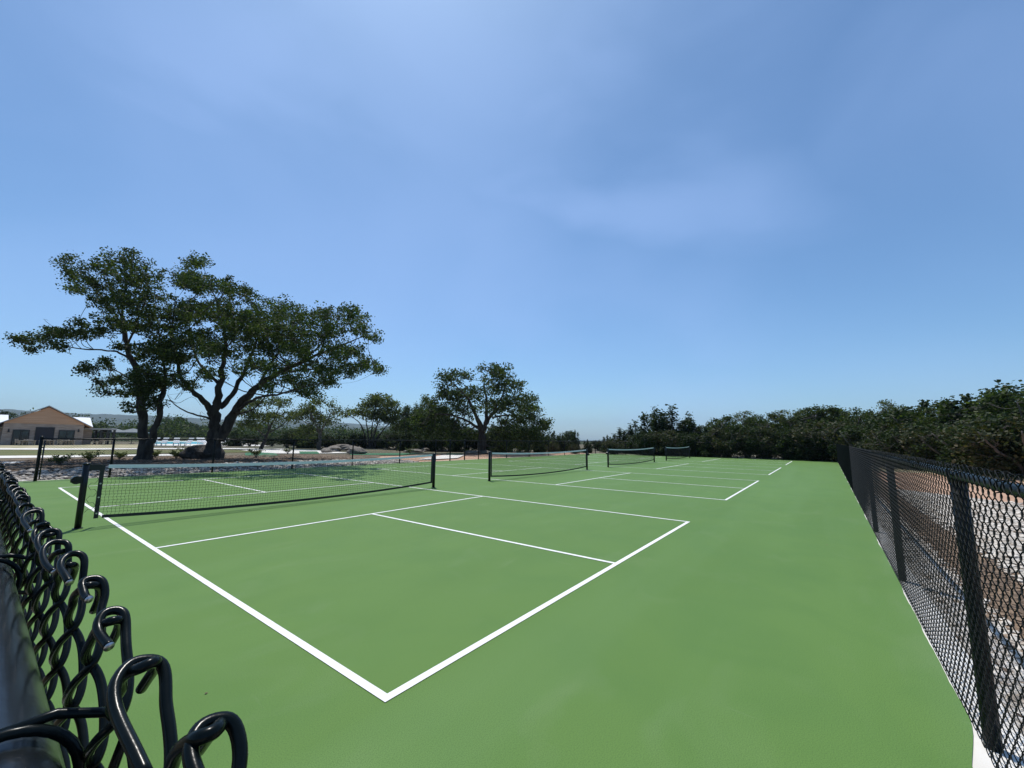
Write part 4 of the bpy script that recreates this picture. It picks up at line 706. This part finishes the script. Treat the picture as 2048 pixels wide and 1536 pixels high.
# umbrellas
umb_f = M('grey_umbrella_cloth', (.12, .14, .15), (.16, .18, .19), 3, .8)
for i, (px, lab) in enumerate(((222, 'grey patio umbrella just right of the pergola'), (262, 'grey patio umbrella hidden partly by the forked oak trunk'))):
    p = FY(px, 890, YB+8); u = empty('patio_umbrella', (p[0], YB+8, ZB_), label=lab, cat='umbrella', group='patio umbrellas beside the pergola'); b = MB(); n = 8; r_ = 2.6; a = np.arange(n)*6.283/n
    V = np.vstack([[[0, 0, 3.0]], np.c_[r_*np.cos(a), r_*np.sin(a), np.full(n, 2.25)], np.c_[r_*np.cos(a), r_*np.sin(a), np.full(n, 2.1)]]); F = [[0, 1+k, 1+(k+1) % n] for k in range(n)]; b.add(V, F); b.add(V[1:], [[k, k+n, (k+1) % n+n, (k+1) % n] for k in range(n)]); b.build('canopy', umb_f, u)
    b = MB(); b.tube(np.array([[0, 0, 0], [0, 0, 1.5], [0, 0, 2.95]]), .05, 8); b.build('pole', frame, u); b = MB(); b.tube(np.array([[0, 0, 0], [0, 0, .05], [0, 0, .1]]), .4, 12); b.build('base', frame, u)
# patio chairs
tan = M('tan_resin', (.38, .31, .24), (.46, .39, .31), 4, .7); lc = M('white_resin', (.72, .72, .70), (.78, .78, .77), 4, .5)
def chair(label):
    c = empty('patio_chair', label=label, cat='chair', group='chairs on the clubhouse terrace'); b = MB(); b.box((0, 0, .43), (.5, .5, .06)); b.build('seat', tan, c)
    b = MB(); b.bar((-.24, .24, .45), (-.24, .32, .95), .05, .05); b.bar((.24, .24, .45), (.24, .32, .95), .05, .05)
    for z in (.6, .75, .9): b.bar((-.24, .24+(z-.45)*.16, z), (.24, .24+(z-.45)*.16, z), .03, .08)
    b.build('backrest', tan, c)
    for x in (-.23, .23):
        for y in (-.23, .23): b = MB(); b.box((x, y, .2), (.05, .05, .4)); b.build('leg', tan, c)
        b = MB(); b.box((x*1.08, 0, .66), (.05, .5, .04)); b.box((x*1.08, -.22, .54), (.045, .045, .22)); b.build('armrest', tan, c)
    return c
ch = chair('x'); kids(ch)
def table(x, y, label):
    t = empty('patio_table', (x, y, ZB_), label=label, cat='table', group='tables on the clubhouse terrace'); b = MB(); b.box((0, 0, .73), (1.7, .95, .05)); b.build('table_top', tan, t)
    for sx in (-.75, .75):
        for sy in (-.4, .4): b = MB(); b.box((sx, sy, .35), (.07, .07, .7)); b.build('leg', tan, t)
def xat(px, y): return FY(px, 888, y)[0]
CH = [(37, .9, 'leftmost pale chair in front of the left glass door'), (45, -.9, 'second pale chair, turned toward the first terrace table'), (59, .3, 'chair at the left end of the middle table'), (88, 2.6, 'chair right of the fence corner post, its back to the dark opening'), (99, .5, 'chair between the dark opening and the right glass door'), (118, 2.9, 'chair at the left side of the right hand table'), (127, -.4, 'chair facing the right glass door'), (141, 1.2, 'last terrace chair near the right corner of the clubhouse'),
      (188, 1.5, 'first of the chairs under the pergola'), (197, -.8, 'chair in the middle under the pergola'), (206, 2.2, 'chair by the last pergola post')]
for i, (px, rz, lab) in enumerate(CH):
    o = ch if i == 0 else copy_tree(ch); yy = 92.5 if px < 170 else 96; o.location = (xat(px, yy), yy-.4*(i % 3), ZB_); o.rotation_euler = (0, 0, rz); tag(o, lab)
table(xat(54, 92), 92, 'long terrace table left of the corner post'); table(xat(93, 92), 92, 'terrace table in front of the dark opening'); table(xat(134, 92), 92, 'terrace table before the right glass door'); table(xat(212, 96), 96, 'table near the right end of the pergola')
# pool
ZP = float(H(20, 100))
def slabp(name, P, z, mat, h=.1):
    b = MB(); n = len(P); V = [[p[0], p[1], z] for p in P]+[[p[0], p[1], z-h] for p in P]; b.add(V, [[k, (k+1) % n, (k+1) % n+n, k+n][::-1] for k in range(n)]); b.ng.append((list(range(n)), 0)); return b.build(name, mat)
pd = [G(292, 892.5, ZP), G(560, 896, ZP), G(500, 889, ZP), G(420, 883, ZP), G(292, 883, ZP)]
tag(slabp('pool_deck', [p[:2] for p in pd], ZP+.16, MAT['concrete'], .4), kind='structure')
wt = M('pool_water', (.06, .46, .54), (.16, .62, .68), 1.2, .2, .01, spec=.6)
pw = [G(300, 889.6, ZP), G(408, 889.6, ZP), G(400, 884.6, ZP), G(300, 884.6, ZP)]
tag(slabp('pool_water', [p[:2] for p in pw], ZP+.18, wt, .1), kind='structure')
# low light wall behind the pool
wa, wb_ = G(300, 882.3, ZP)[:2], G(470, 882.6, ZP)[:2]
b = MB(); b.bar((*wa, ZP+.35), (*wb_, ZP+.35), .3, .7); tag(b.build('low_wall', MAT['concrete']), 'low pale wall at the far side of the pool', 'wall')
def lounger(label):
    c = empty('pool_lounger', label=label, cat='lounger', group='white loungers on the pool deck'); b = MB(); b.box((-.35, 0, .38), (1.3, .65, .08)); b.build('seat', lc, c)
    b = MB(); b.bar((.25, 0, .38), (.8, 0, 1.05), .65, .07); b.build('backrest', lc, c)
    for x in (-.85, .2):
        for y in (-.28, .28): b = MB(); b.box((x, y, .17), (.07, .07, .34)); b.build('leg', lc, c)
    return c
lg = lounger('x'); kids(lg)
LG = [(303, 891, .4, 'lounger at the left end of the pool beside the forked oak'), (325, 891.2, .9, 'lounger in front of the left half of the pool'), (352, 891.2, 1.3, 'lounger before the middle of the pool'), (374, 891.2, .7, 'lounger before the right half of the pool'), (400, 889, 1.6, 'lounger just left of the larger oak trunk, back upright'), (411, 889.5, 2.0, 'lounger half hidden by the larger oak trunk'),
      (449, 889.5, 1.2, 'first lounger right of the larger oak trunk'), (459, 889, 1.9, 'second lounger right of the larger oak trunk'), (470, 890, 1.5, 'third lounger right of the larger oak trunk'), (483, 890.5, .8, 'last lounger on the right before the leaning oak')]
for i, (px, py, rz, lab) in enumerate(LG):
    o = lg if i == 0 else copy_tree(lg); p = G(px, py, ZP+.16); o.location = p; o.rotation_euler = (0, 0, rz); o.scale = (1.15,)*3; tag(o, lab)

# ------------------------------------------------------------------ haze
b = MB(); b.box((0, 0, 95), (9800, 9800, 270)); hz = b.build('haze', bpy.data.materials.new('haze_air')); hm = hz.data.materials[0]; hm.use_nodes = True; t = hm.node_tree; t.nodes.clear()
v = N(t, 'ShaderNodeVolumePrincipled'); v.inputs['Color'].default_value = (.58, .76, 1, 1); v.inputs['Density'].default_value = .00014; v.inputs['Anisotropy'].default_value = .2; oo = N(t, 'ShaderNodeOutputMaterial'); t.links.new(v.outputs[0], oo.inputs['Volume']); tag(hz, kind='stuff')
bpy.context.view_layer.update()
